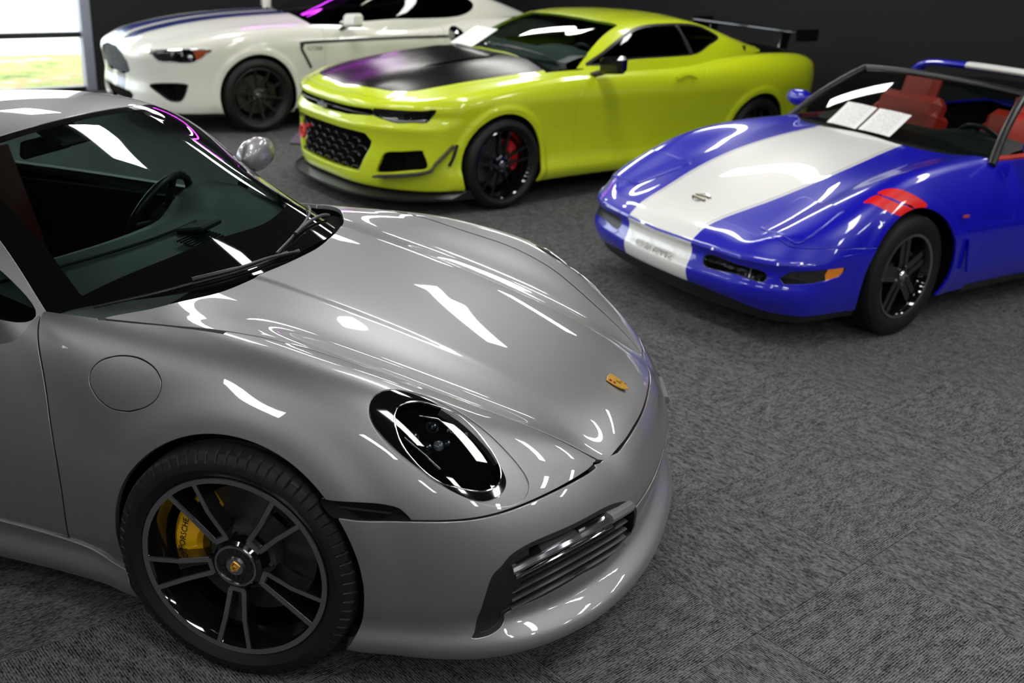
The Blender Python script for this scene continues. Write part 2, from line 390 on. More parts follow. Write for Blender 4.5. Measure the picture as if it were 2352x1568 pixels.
def shape_patch(F, pts3, off=0., n=28, edge_off=None):
    """fill a closed outline lying on F=0 with a fan of rings projected onto F, raised by off in the middle"""
    P = np.array(pts3, float); P = P[np.r_[0:len(P)]]; c = P.mean(0); rings = []; m = len(P)
    for k in range(n + 1):
        t = k / n; rings.append(c + (P - c) * t)
    V = np.concatenate(rings[1:]); V = np.vstack([c[None], V]); V, N = project(F, V, 4)
    T = [(0, 1 + i, 1 + (i + 1) % m) for i in range(m)]
    for k in range(n - 1):
        a = 1 + k * m; b = a + m
        for i in range(m): j = (i + 1) % m; T += [(a + i, b + i, b + j), (a + i, b + j, a + j)]
    T = np.array(T); e = np.cross(V[T[0, 1]] - V[T[0, 0]], V[T[0, 2]] - V[T[0, 0]])
    if e @ N[0] < 0: T = T[:, ::-1]
    tt = np.r_[0, np.repeat(np.arange(1, n + 1) / n, m)]
    o = off * (1 - tt ** 2) + (0 if edge_off is None else edge_off)
    return Msh(V + N * o[:, None], N, T), tt
# ------------------------------------------------------------------ wheels
def text_obj(name, body, size, material, parent, M, ext=.0008, align='CENTER', shear=0.):
    cu = bpy.data.curves.new(name, 'FONT'); cu.body = body; cu.size = size; cu.extrude = ext; cu.align_x = align; cu.align_y = 'CENTER'; cu.shear = shear; cu.resolution_u = 3
    o = bpy.data.objects.new(name, cu); COL.objects.link(o); me = bpy.data.meshes.new_from_object(o); bpy.data.objects.remove(o); me.materials.clear(); me.materials.append(material)
    o = bpy.data.objects.new(name, me); link(o, parent); o.matrix_local = Matrix(M); return o
def frame(o, ex, ey, ez):
    return [[ex[0], ey[0], ez[0], o[0]], [ex[1], ey[1], ez[1], o[1]], [ex[2], ey[2], ez[2], o[2]], [0, 0, 0, 1]]
def tyre_mesh(R, W, rr, seg=144, groove=.007, sipe=0):
    w = W / 2; h = R - rr
    prof = [(rr, -w * .86), (rr + .012, -w * .93), (rr + h * .4, -w * 1.02), (rr + h * .62, -w * 1.0), (R - .022, -w * .955), (R - .009, -w * .90), (R - .003, -w * .80), (R - .001, -w * .66), (R, -w * .50)]
    g = [(R - groove, -w * .48), (R - groove, -w * .40), (R, -w * .385), (R, -w * .10), (R - groove, -w * .085), (R - groove, -w * .0)]
    half = prof + g; full = half + [(r, -y) for r, y in half[::-1][1:]]; nsh = set()
    m = len(full)
    def mod(k, j, r, h_):
        if sipe and k % sipe == 0 and (j in (4, 5, 6) or m - 1 - j in (4, 5, 6)): return r - .004, h_ * (.965 if j in (4, 5) or m - 1 - j in (4, 5) else 1)
        return r, h_
    return MB().lathe(full, seg, 1, mod=mod)
def bar(mb, p, q, w0, w1, d0, d1, up=(0, -1, 0)):
    """tapered bar from p to q, widths w0 w1, top on the line, depth d0 d1 downward (along -up)"""
    p, q, up = np.array(p, float), np.array(q, float), np.array(up, float); t = q - p; t /= np.linalg.norm(t); s = np.cross(t, up); s /= np.linalg.norm(s); u = np.cross(s, t)
    v = []
    for c, w, d in ((p, w0, d0), (q, w1, d1)): v += [c - s * w / 2, c + s * w / 2, c + s * w * .42 - u * d, c - s * w * .42 - u * d]
    return mb.add(v, [(0, 1, 5, 4), (1, 2, 6, 5), (2, 3, 7, 6), (3, 0, 4, 7), (0, 3, 2, 1), (4, 5, 6, 7)])
def pol(r, a, y): a = math.radians(a); return np.array([r * math.cos(a), y, r * math.sin(a)])
def wheel(parent, loc, side, R, W, rr, style, spin=0., steer=0., caliper=None, cal_dir=180, rimmat=None, extras=True):
    """rim faces -Y before turning; side -1 right, +1 left of the car. cal_dir: where the caliper sits, 180 = behind the axle"""
    rimmat = rimmat or gloss_black; w = W / 2; fl = -w * .88
    if side > 0: cal_dir = 180 - cal_dir; spin = 180 - spin
    # barrel
    prof = [(rr + .010, fl + .004), (rr + .010, fl - .004), (rr + .004, fl - .006), (rr - .003, fl), (rr - .008, fl + .02), (rr - .022, fl + .045), (rr - .03, 0), (rr - .02, w * .8), (rr + .01, w * .86)]
    o = MB().lathe(prof, 96, 1).build('wheel', rimmat, parent, 50)
    rz = steer + (math.pi if side > 0 else 0); o.rotation_euler = (0, 0, rz); o.location = loc
    (tyre_mesh(R, W, rr + .006, 576, .007, 8) if style == 'u5' else tyre_mesh(R, W, rr + .006)).build('tyre', rubber, o, 30)
    hub = fl + .022
    # dark backing so that nothing shows through, hub bell and disc
    MB().lathe([(.0, .05), (rr - .03, .05), (rr - .028, .06), (.0, .06)], 48, 1).build('dust_shield', void_black, o, 30)
    if extras:
        dr = rr * .74; d = MB().lathe([(.07, -.012), (dr, -.012), (dr, .012), (.07, .012)], 72, 1).lathe([(.0, hub + .03), (dr * .50, hub + .03), (dr * .53, -.012)], 48, 1)
        for k in range(10): q = pol(dr * .44, k * 36, hub + .026); d.lathe([(0, -.006), (.006, -.006), (.007, .006)], 8, 1, q)
        d.build('brake_disc', disc_metal, o, 35)
    def spoke_obj(mb, k, name='spoke', m=None): return mb.build(name, m or rimmat, o, 40)
    if style == 'u5':
        for k in range(5):
            a = spin + k * 72; black = MB(); face = MB()
            for sg in (-1, 1):
                A = pol(rr - .002, a + sg * 10.2, fl - .003); m_ = pol(.165, a + sg * 9.6, fl + .004); B = pol(.082, a + sg * 13.5, hub - .004)
                for p, q in ((A, m_), (m_, B)): bar(black, p, q, .017, .017, .045, .05)
                up = np.array([0, -.0025, 0])
                for p, q in ((A, m_), (m_, B)): bar(face, p + up, q + up, .0125, .0125, .0035, .0035)
            B0, B1 = pol(.082, a - 15.5, hub - .004), pol(.082, a + 15.5, hub - .004); bar(black, B0, B1, .022, .022, .05, .05); bar(face, B0 + up, B1 + up, .0135, .0135, .0035, .0035)
            s_ = spoke_obj(black, k); f_ = face.build('spoke_face', steel, o, 40)
            bk = MB(); bar(bk, pol(.19, a, fl + .028), pol(.06, a, hub + .012), .05, .03, .02, .03); bk.build('spoke_web', rimmat, o, 40)
        MB().lathe([(rr - .006, fl - .0055), (rr + .0085, fl - .0075), (rr + .010, fl - .004)], 120, 1).build('rim_ring', steel, o, 60)
        MB().lathe([(0, hub - .012), (.060, hub - .012), (.070, hub - .004), (.078, hub + .03)], 64, 1).build('hub', rimmat, o, 30)
        cap = MB().lathe([(.054, hub - .0115), (.0545, hub - .0165), (.060, hub - .0165), (.061, hub - .011)], 64, 1); cap.build('cap_ring', steel, o, 40)
        lug = MB()
        for k in range(20): bar(lug, pol(.034, k * 18, hub - .014), pol(.044, k * 18, hub - .014), .006, .008, .004, .004)
        lug.build('center_lock', satin_black, o, 40)
        MB().lathe([(0, hub - .021), (.024, hub - .020), (.027, hub - .012)], 40, 1).build('center_cap', steel, o, 40)
        crest(o, np.array([0, hub - .0212, 0]), np.array([.0, -1, 0]), np.array([-.55, 0, -.835]), .030)
    else:
        n = {'tw5': 5, 'v10': 10, 'star5': 5}[style]
        for k in range(n):
            a = spin + k * 360 / n; mb = MB()
            if style == 'tw5':
                for sg in (-1, 1): bar(mb, pol(rr - .003, a + sg * 11, fl + .006), pol(.055, a + sg * 24, hub + .006), .020, .020, .03, .045)
            elif style == 'v10':
                bar(mb, pol(rr - .003, a, fl + .006), pol(.05, a + (6 if k % 2 else -6), hub + .01), .018, .02, .025, .045)
            else:
                for sg in (-1, 1): bar(mb, pol(rr - .004, a + sg * 7, fl + .02), pol(.06, a + sg * 26, hub + .0), .034, .03, .03, .05)
                bar(mb, pol(rr * .93, a, fl + .026), pol(.06, a, hub + .004), .03, .05, .02, .05)
            spoke_obj(mb, k)
        MB().lathe([(0, hub - .004), (.045, hub - .004), (.062, hub + .004), (.075, hub + .05)], 48, 1).build('hub', rimmat, o, 30)
        MB().lathe([(0, hub - .012), (.020, hub - .011), (.026, hub - .003)], 32, 1).build('center_cap', steel if style != 'star5' else chrome, o, 40)
        for k in range(5): MB().lathe([(0, -.012), (.007, -.010), (.008, .006)], 8, 1, pol(.052, spin + 36 + k * 72, hub + .004)).build('lug_nut', steel, o, 40)
    if caliper:
        a0, a1 = cal_dir - 45, cal_dir + 45; ri, ro = rr * .50, rr * .83; n = 14; vs = []; top = -.052; bot = .03
        sec = lambda t: (ri + (.012 if t in (0, 1) else 0), ro - .018 * abs(2 * t - 1) ** 3 * 1.6)
        V = []
        for i in range(n + 1):
            t = i / n; a = a0 + (a1 - a0) * t; e = abs(2 * t - 1) ** 4; r0 = ri + .014 * e; r1 = ro - .028 * e; bulge = .012 * math.cos((2 * t - 1) * 2 * math.pi) if 1 else 0
            V += [pol(r0, a, bot), pol(r0, a, top + .006), pol(r0 + .012, a, top - .004 - bulge * .4), pol(r1 - .014, a, top - .004 - bulge * .4), pol(r1, a, top + .008), pol(r1, a, bot)]
        F_ = [(i * 6 + j, i * 6 + (j + 1) % 6, (i + 1) * 6 + (j + 1) % 6, (i + 1) * 6 + j) for i in range(n) for j in range(6)] + [tuple(range(6))[::-1], tuple(n * 6 + j for j in range(6))]
        c = MB().add(V, F_)
        for aa in (a0 + 16, a1 - 16): c.lathe([(0, -.010), (.014, -.008), (.016, .01)], 16, 1, pol((ri + ro) / 2, aa, top - .008))
        c.build('brake_caliper', caliper, o, 40)
        for aa in (a0 + 7, a1 - 7): MB().lathe([(0, -.006), (.006, -.006), (.007, .004)], 10, 1, pol(ri + .018, aa, top - .006)).build('caliper_bolt', steel, o, 40)
    return o
def crest(parent, o, nrm, down, L, name='crest'):
    """small shield emblem: gold plate, chrome edge, striped and plain quarters, dark centre mark"""
    nrm = np.array(nrm, float); nrm /= np.linalg.norm(nrm); dn = np.array(down, float); dn -= nrm * (dn @ nrm); dn /= np.linalg.norm(dn); rt = np.cross(dn, nrm)
    gold = mat('crest_gold', (.80, .45, .08), .3, .6); red = mat('crest_red', (.22, .012, .01), .35); blk = mat('crest_black', (.01, .01, .01), .4)
    prof = [(-.38, -.5), (0, -.55), (.38, -.5), (.40, -.1), (.34, .2), (.2, .4), (0, .55), (-.2, .4), (-.34, .2), (-.40, -.1)]
    def plate(sc, z0, z1, poly=None):
        P = [np.array(q) * sc * L for q in (poly or prof)]; n = len(P)
        v = [o + rt * q[0] + dn * q[1] + nrm * z0 for q in P] + [o + rt * q[0] * .96 + dn * q[1] * .96 + nrm * z1 for q in P]
        return MB().add(v, [tuple(range(n, 2 * n))] + [(i, (i + 1) % n, (i + 1) % n + n, i + n) for i in range(n)])
    b = plate(1.0, -.001, .0022).build(name, gold, parent, 30)
    bp = b if parent.parent is None else parent
    for sx, sy in ((1, -1), (-1, 1)):
        st = MB()
        for k in range(2):
            y0 = -.40 if sy < 0 else .04; yy = y0 + k * .19
            v = [o + (rt * (sx * x) + dn * y) * L + nrm * .0030 for x, y in ((.17, yy), (.33 - (.08 if sy > 0 else 0), yy), (.33 - (.1 if sy > 0 else 0), yy + .12), (.17, yy + .12))]
            st.add(v, [(0, 1, 2, 3)])
        st.build(name + '_red_field', red, bp, 30)
    plate(.36, .0022, .0034).build(name + '_shield', mat('crest_yellow', (.62, .40, .03), .3, .6), bp, 30)
    plate(.2, .0034, .0038, [(-.2, -.5), (.25, -.45), (.1, -.1), (.3, .45), (-.3, .45), (-.1, 0)]).build(name + '_mark', blk, bp, 30)
    return b
# ------------------------------------------------------------------ showroom shell; room axes a (across) and b (towards the back wall)
AX = math.radians(-33.); EA = np.array([math.cos(AX), math.sin(AX), 0]); EB = np.array([-EA[1], EA[0], 0]); EZ = np.array([0, 0, 1.]); RM = np.stack([EA, EB, EZ], 1)
A0, A1, B0, B1, HC = -9.3, 8.5, -8.0, 8.2, 2.9
def rm(a, b, z): return EA * a + EB * b + EZ * z
def rbox(mb, a0, a1, b0, b1, z0, z1, bev=0.): return mb.box(rm((a0 + a1) / 2, (b0 + b1) / 2, (z0 + z1) / 2), (a1 - a0, b1 - b0, z1 - z0), RM, bev)
def struct(name, mb, m, parent=None, label=None):
    o = mb.build(name, m, parent)
    if parent is None: o['kind'] = 'structure'
    if label: o['label'] = label
    return o
def carpet_mat(name, world):
    m = mat(name, (.05, .05, .052), .95, spec=.12); n, l, b = nodes(m); tc = n.new('ShaderNodeTexCoord'); oi = n.new('ShaderNodeObjectInfo')
    sep = n.new('ShaderNodeSeparateXYZ'); l.new(tc.outputs['Object'], sep.inputs[0])
    w = n.new('ShaderNodeMath'); w.operation = 'MULTIPLY'; w.inputs[1].default_value = 2 * math.pi / .0074; l.new(sep.outputs['Y'], w.inputs[0]); sn = n.new('ShaderNodeMath'); sn.operation = 'SINE'; l.new(w.outputs[0], sn.inputs[0])
    add = n.new('ShaderNodeVectorMath'); add.operation = 'ADD'; cmb = n.new('ShaderNodeCombineXYZ'); l.new(oi.outputs['Random'], cmb.inputs[2]); l.new(tc.outputs['Object'], add.inputs[0]); l.new(cmb.outputs[0], add.inputs[1])
    mp = n.new('ShaderNodeMapping'); mp.inputs['Scale'].default_value = (70, 190, 40); l.new(add.outputs[0], mp.inputs[0])
    nz = n.new('ShaderNodeTexNoise'); nz.inputs['Scale'].default_value = 1.; nz.inputs['Detail'].default_value = 2; l.new(mp.outputs[0], nz.inputs['Vector'])
    mp2 = n.new('ShaderNodeMapping'); mp2.inputs['Scale'].default_value = (16, 45, 9); l.new(add.outputs[0], mp2.inputs[0]); nz2 = n.new('ShaderNodeTexNoise'); nz2.inputs['Scale'].default_value = 1.; nz2.inputs['Detail'].default_value = 3; l.new(mp2.outputs[0], nz2.inputs['Vector'])
    ad = n.new('ShaderNodeMath'); ad.operation = 'MULTIPLY_ADD'; ad.inputs[1].default_value = .13; l.new(sn.outputs[0], ad.inputs[0])
    sm = n.new('ShaderNodeMath'); sm.operation = 'MULTIPLY_ADD'; sm.inputs[1].default_value = .55; l.new(nz2.outputs[0], sm.inputs[0]); l.new(nz.outputs[0], sm.inputs[2]); l.new(sm.outputs[0], ad.inputs[2])
    rp = n.new('ShaderNodeValToRGB'); rp.color_ramp.elements[0].position = .52; rp.color_ramp.elements[0].color = (.006, .006, .007, 1); rp.color_ramp.elements[1].position = 1.04; rp.color_ramp.elements[1].color = (.15, .15, .155, 1); l.new(ad.outputs[0], rp.inputs[0]); l.new(rp.outputs[0], b.inputs['Base Color'])
    bp = n.new('ShaderNodeBump'); bp.inputs['Strength'].default_value = .6; bp.inputs['Distance'].default_value = .003; l.new(ad.outputs[0], bp.inputs['Height']); l.new(bp.outputs[0], b.inputs['Normal']); return m
carpet = carpet_mat('carpet_ribbed', False)
floor = struct('floor', rbox(MB(), A0 - .2, A1 + .2, B0 - .2, B1 + .2, -.10, -.0075), carpet)
TS = .61; tm = MB(); tm.box((0, 0, -.004), (TS - .0012, TS - .0012, .008), None, .0012); tile0 = tm.build('carpet_tile', carpet); tile_me = tile0.data; bpy.data.objects.remove(tile0)
J = np.array([1.363, -.24, 0]); CR = np.array(CAM_R); CP = np.array(CAM_P); cand = []
for i in range(-24, 24):
    for j in range(-24, 24):
        c = J + EA * (i + .5) * TS + EB * (j + .5) * TS; q = (c - CP) @ CR
        if q[2] > -.3: continue
        u, v = 1176 - q[0] / q[2] * 2383.6, 784 + q[1] / q[2] * 2383.6; a_, b_ = c @ EA, c @ EB
        if -260 < u < 2612 and -200 < v < 1900 and A0 + .3 < a_ < A1 - .3 and B0 + .3 < b_ < B1 - .3: cand.append((-q[2], i, j, c))
cand.sort(key=lambda t: t[0])
for d_, i, j, c in cand[:300]:
    o = bpy.data.objects.new('carpet_tile', tile_me); link(o, floor); o.location = c; o.rotation_euler = (0, 0, AX + (math.pi / 2 if (i + j) % 2 == 0 else 0))
wallm = mat('charcoal_wall', (.005, .005, .0055), .7); n_, l_, b_ = nodes(wallm); nt = n_.new('ShaderNodeTexNoise'); nt.inputs['Scale'].default_value = 60; bpn = n_.new('ShaderNodeBump'); bpn.inputs['Strength'].default_value = .15; l_.new(nt.outputs[0], bpn.inputs['Height']); l_.new(bpn.outputs[0], b_.inputs['Normal'])
ceilm = mat('ceiling_grey', (.022, .022, .022), .9)
struct('ceiling', rbox(MB(), A0 - .2, A1 + .2, B0 - .2, B1 + .2, HC + .002, HC + .2), ceilm)
struct('wall_back', rbox(MB(), A0 - .2, A1 + .2, B1, B1 + .2, -.1, HC + .002), wallm)
struct('wall_front', rbox(MB(), A0 - .2, A1 + .2, B0 - .2, B0, -.1, HC + .002), mat('grey_wall', (.03, .03, .032), .8))
struct('wall_right', rbox(MB(), A1, A1 + .2, B0, B1, -.1, HC + .002), mat('grey_wall', (.03, .03, .032), .8))
MBW = 2.63                                                # the mullion beside the white car, along b
struct('wall_left', rbox(MB(), A0 - .2, A0, MBW + .06, B1, -.1, HC + .002), wallm)
struct('trim_1', rbox(MB(), A0 - .2, A0, B0, MBW + .06, 2.62, HC + .002), wallm)
frm = mat('window_frame', (.30, .32, .38), .45, .3); rail = mat('bronze_rail', (.012, .010, .009), .4); paneg = glass('window_glass', (.95, .97, .96))
nwin = 6; ww = (MBW - B0) / nwin
for k in range(nwin):
    b1 = MBW - k * ww; b0 = b1 - ww
    w = struct('window_%d' % (k + 1), rbox(MB(), A0 - .10, A0 + .02, b1 - .055, b1 + .055, -.007, 2.62, .006), frm)
    struct('window_rail', rbox(MB(), A0 - .09, A0 + .01, b0 + .07, b1 - .07, .575, .635, .004), rail, w); struct('window_sill', rbox(MB(), A0 - .09, A0 + .01, b0 + .07, b1 - .07, -.007, .05, .004), rail, w)
    for z0, z1 in ((.05, .575), (.635, 2.62)): struct('pane', MB().quad(rm(A0 - .03, b0 + .07, z0), rm(A0 - .03, b1 - .07, z0), rm(A0 - .03, b1 - .07, z1), rm(A0 - .03, b0 + .07, z1)), paneg, w)
# outdoors
gm = mat('grass_and_leaves', (.2, .25, .06), .95); n_, l_, b_ = nodes(gm); tc = n_.new('ShaderNodeTexCoord'); a1 = n_.new('ShaderNodeTexNoise'); a1.inputs['Scale'].default_value = 2.2; a1.inputs['Detail'].default_value = 6; a1.inputs['Roughness'].default_value = .7
r1 = n_.new('ShaderNodeValToRGB'); e = r1.color_ramp.elements; e[0].position = .36; e[0].color = (.10, .14, .03, 1); e[1].position = .62; e[1].color = (.42, .40, .36, 1)
for p_, c_ in ((.45, (.24, .30, .06, 1)), (.53, (.33, .20, .10, 1)), (.57, (.28, .30, .10, 1))): q_ = e.new(p_); q_.color = c_
l_.new(tc.outputs['Object'], a1.inputs['Vector']); l_.new(a1.outputs[0], r1.inputs[0]); l_.new(r1.outputs[0], b_.inputs['Base Color'])
tag(rbox(MB(), A0 - 3.6, A0 - .22, B0 - 6, B1 + 8, -.25, -.05).build('lawn', gm), 'sunlit lawn strewn with fallen leaves outside the window', 'grass', kind='stuff')
struct('floor_pavement', rbox(MB(), A0 - 30, A0 - 3.6, B0 - 12, B1 + 14, -.25, -.06), mat('pale_concrete', (.62, .62, .60), .9))
# ceiling lights
tube_m = mat('fluorescent_diffuser', (.9, .9, .88), .5, emit=(1., .985, .945), estr=28.); hs_m = mat('fixture_white', (.5, .5, .5), .5)
LL, LW = 1.30, .30
def ceiling_light(a, b):
    t = thing('ceiling_light', 'long white fluorescent ceiling light above the cars', 'ceiling light', tuple(rm(a, b, HC)), AX, 'fluorescent ceiling lights')
    MB().box((0, 0, -.03), (LL + .06, LW + .06, .06), None, .006).build('housing', hs_m, t)
    MB().box((0, 0, -.064), (LL, LW, .010), None, .003).build('diffuser', tube_m, t)
la, lb = float(np.dot([-1.95, 2.35, 0], EA)), float(np.dot([-1.95, 2.35, 0], EB))
for db, sh in ((0, 0), (2.4, .9), (4.7, 0), (-1.85, -.1), (-4.5, .9)):
    for i in (range(-3, 5) if db > -3 else range(-1, 4)):
        a, b = la + sh + i * 2.6 + (.9 if i > 0 and db > 1 else 0), lb + db
        if (i, db) == (1, -1.85): continue                    # no fixture above the driver's side of the silver car
        if A0 + .7 < a < A1 - .7 and B0 + .4 < b < B1 - .4: ceiling_light(a, b)
led = thing('led_strip', 'magenta led light strip high on the dark wall beside the window', 'light strip', tuple(rm(A0 + .03, 5.4, 2.72)), AX - math.pi / 2)
MB().box((0, 0, 0), (2.2, .03, .06)).build('channel', satin_black, led); MB().box((0, .02, 0), (2.1, .02, .03)).build('light_tube', mat('led_magenta', (.8, .1, .8), .5, emit=(.75, .05, 1.), estr=40.), led)
# ------------------------------------------------------------------ silver coupe: body as three height fields
def coupe_fields():
    zc = Sp((-3.6, .70), (-3.3, .84), (-2.8, .95), (-2.0, .97), (-1.2, 1.0), (-.6, .988), (-.22, .95), (0, .907), (.3, .836), (.6, .748), (.833, .66), (.934, .608), (1.05, .53))
    yr = Sp((-3.6, .70), (-2.45, .74), (-1.2, .70), (-.6, .70), (-.3, .715), (0, .735), (.3, .735), (.6, .69), (.8, .62), (1.05, .54))
    zr = Sp((-3.6, .68), (-3.2, .85), (-2.45, .95), (-1.6, .94), (-1.2, .935), (-.6, .938), (-.3, .938), (0, .938), (.2, .917), (.34, .896), (.5, .851), (.65, .785), (.8, .695), (.95, .585), (1.05, .50))
    d1 = lambda d: (lambda x: zc(x) - d)
    T = Field([(0, zc), (.28, d1(.006)), (lambda x: np.maximum(yr(x) - .26, .37), lambda x: np.minimum(zc(x), zr(x) + .03) - .026), (lambda x: np.maximum(yr(x) - .11, .45), lambda x: .60 * zr(x) + .40 * (np.minimum(zc(x), zr(x) + .03) - .026)), (yr, zr), (lambda x: yr(x) + .12, lambda x: zr(x) - .03), (lambda x: yr(x) + .25, lambda x: zr(x) - .13)], flat0=True)
    w = Sp((-3.6, .80), (-3.2, .90), (-2.45, .955), (-1.8, .93), (-1.2, .872), (-.8, .857), (-.5, .868), (-.25, .90), (0, .925), (.3, .922), (.5, .905), (.7, .86), (.9, .77), (1.05, .66))
    dw = lambda d: (lambda x: w(x) - d)
    S = Field([(.10, dw(.06)), (.15, dw(.018)), (.19, dw(.010)), (.235, dw(.024)), (.30, dw(.012)), (.40, dw(.002)), (.55, w), (.72, dw(.035)), (.9, dw(.085))])
    xb = Even((0, 1.02), (.2, 1.01), (.4, .972), (.6, .895), (.75, .79), (.86, .66), (.95, .48))
    dx = lambda d: (lambda s: xb(s) - d)
    N = Field([(.10, dx(.085)), (.145, dx(.012)), (.182, dx(-.030)), (.205, dx(-.026)), (.262, dx(.034)), (.32, dx(.022)), (.42, dx(.006)), (.52, dx(.035)), (.60, dx(.085)), (.75, dx(.24))])
    return T, S, N
CT, CS, CN = coupe_fields()

def coupe_body(p):
    x, s, z = p[:, 0], np.abs(p[:, 1]), p[:, 2]
    side = s - CS(x, z)
    for ax, R in ((0, .37), (-2.45, .385)):                       # flared wheel-arch lips
        r = np.hypot(x - ax, z - .345); side = side - .010 * (1 - sstep(R + .015, R + .13, r))
    crease = .0045 * (1 - sstep(.292, .322, s)) * (1 - sstep(.2, .68, x)) * sstep(-.9, -.5, x)     # raised middle of the hood
    f = smax(z - CT(x, s) - crease, side, .13)
    f = smax(f, x - CN(s, z), .075)
    f = smax(f, -3.5 + .25 * (s / .9) ** 4 - x, .12)
    return smax(f, .13 - z, .03)

def coupe_roof_fields():
    z0 = Sp((.1, .76), (-.22, .935), (-.5, 1.075), (-.8, 1.205), (-1.02, 1.275), (-1.3, 1.307), (-1.6, 1.294), (-2.0, 1.235), (-2.5, 1.10), (-3.0, .95), (-3.4, .80))
    a = Sp((.1, .04), (-.3, .04), (-.6, .042), (-.8, .03), (-1.1, .014), (-1.4, .012), (-2.0, .015), (-3.4, .02))
    b = Sp((.1, .22), (-.3, .21), (-.6, .185), (-.8, .13), (-1.0, .066), (-1.15, .046), (-1.4, .042), (-2.0, .06), (-3.4, .10))
    T = Field([(0, z0), (.34, lambda x: z0(x) - a(x)), (.6, lambda x: z0(x) - b(x)), (.8, lambda x: z0(x) - 2.3 * b(x))], flat0=True)
    k = Sp((.1, 0), (-1.2, 0), (-1.8, -.02), (-2.6, -.10), (-3.4, -.25))
    S = Field([(.80, lambda x: .765 + k(x)), (.95, lambda x: .737 + k(x)), (1.10, lambda x: .687 + k(x)), (1.28, lambda x: .60 + k(x))])
    return T, S
CRT, CRS = coupe_roof_fields()
def coupe_roof(p):
    x, s, z = p[:, 0], np.abs(p[:, 1]), p[:, 2]
    return np.maximum(smax(z - CRT(x, s), s - CRS(x, z), .05), .7 - z)
# outlines on the silver coupe (x forward, |y|, z), metres
HL_OUT = [(0.334, 0.795, 0.8), (0.328, 0.769, 0.826), (0.339, 0.743, 0.839), (0.369, 0.711, 0.839), (0.432, 0.672, 0.818), (0.497, 0.656, 0.791), (0.58, 0.653, 0.749), (0.654, 0.658, 0.696), (0.711, 0.666, 0.642), (0.731, 0.682, 0.61), (0.722, 0.716, 0.588), (0.687, 0.755, 0.585), (0.639, 0.787, 0.601), (0.566, 0.813, 0.635), (0.49, 0.826, 0.676), (0.409, 0.825, 0.726), (0.358, 0.812, 0.77)]
HL_BLK = [(0.336, 0.79, 0.805), (0.335, 0.763, 0.829), (0.352, 0.735, 0.838), (0.386, 0.708, 0.834), (0.449, 0.688, 0.812), (0.542, 0.683, 0.765), (0.617, 0.692, 0.708), (0.662, 0.708, 0.66), (0.677, 0.724, 0.632), (0.668, 0.752, 0.613), (0.632, 0.786, 0.609), (0.576, 0.809, 0.632), (0.5, 0.82, 0.678), (0.419, 0.82, 0.729), (0.364, 0.81, 0.771)]
HL_IN = [(0.395, 0.768, 0.803), (0.403, 0.744, 0.815), (0.438, 0.71, 0.814), (0.478, 0.689, 0.799), (0.527, 0.672, 0.777), (0.571, 0.676, 0.749), (0.615, 0.688, 0.712), (0.648, 0.701, 0.677), (0.663, 0.721, 0.649), (0.654, 0.75, 0.63), (0.622, 0.779, 0.63), (0.572, 0.804, 0.645), (0.532, 0.817, 0.659), (0.49, 0.82, 0.685), (0.45, 0.816, 0.719), (0.421, 0.805, 0.751), (0.402, 0.787, 0.782)]
FUEL = [(-0.463, 0.796, 0.762), (-0.46, 0.785, 0.787), (-0.438, 0.775, 0.81), (-0.403, 0.77, 0.825), (-0.367, 0.769, 0.833), (-0.321, 0.774, 0.835), (-0.274, 0.787, 0.825), (-0.246, 0.802, 0.807), (-0.236, 0.814, 0.786), (-0.244, 0.826, 0.756), (-0.272, 0.833, 0.732), (-0.305, 0.833, 0.716), (-0.337, 0.832, 0.707), (-0.383, 0.826, 0.705), (-0.424, 0.816, 0.719), (-0.45, 0.806, 0.74)]
MARKER = [(0.252, 0.903, 0.599), (0.29, 0.899, 0.602), (0.386, 0.88, 0.605), (0.435, 0.872, 0.601), (0.457, 0.87, 0.592), (0.48, 0.871, 0.568), (0.433, 0.882, 0.564), (0.327, 0.904, 0.562), (0.285, 0.909, 0.56)]
INTAKE = [(0.635, 0.828, 0.223), (0.639, 0.816, 0.251), (0.661, 0.818, 0.352), (0.676, 0.815, 0.413), (0.696, 0.801, 0.441), (0.722, 0.777, 0.473), (0.774, 0.719, 0.492), (0.861, 0.591, 0.495), (0.912, 0.479, 0.485), (0.948, 0.389, 0.454), (0.971, 0.332, 0.405), (0.971, 0.297, 0.349), (0.959, 0.257, 0.27), (0.942, 0.379, 0.303), (0.913, 0.457, 0.286), (0.873, 0.578, 0.314), (0.801, 0.681, 0.3), (0.717, 0.764, 0.282), (0.708, 0.772, 0.258), (0.701, 0.786, 0.241), (0.674, 0.81, 0.226)]
CREST = [(0.804, 0.018, 0.65), (0.81, 0.003, 0.647), (0.834, 0.016, 0.633), (0.854, 0.007, 0.621), (0.87, 0.022, 0.611), (0.856, 0.049, 0.62), (0.833, 0.06, 0.634), (0.813, 0.057, 0.645)]
HOODL = [(-0.514, 0.689, 0.89), (-0.266, 0.689, 0.901), (-0.067, 0.678, 0.903), (0.101, 0.664, 0.883), (0.291, 0.68, 0.855), (0.463, 0.659, 0.805), (0.673, 0.555, 0.701), (0.812, 0.456, 0.613), (0.873, 0.388, 0.566)]
DOORL = [(-0.661, 0.721, 0.862), (-0.614, 0.786, 0.759), (-0.583, 0.824, 0.651), (-0.556, 0.85, 0.536), (-0.553, 0.85, 0.401), (-0.562, 0.834, 0.274)]
BUMPL = [(0.381, 0.895, 0.562), (0.475, 0.872, 0.567), (0.567, 0.843, 0.568), (0.634, 0.806, 0.571), (0.706, 0.742, 0.577), (0.766, 0.663, 0.583), (0.83, 0.533, 0.583), (0.871, 0.396, 0.567)]
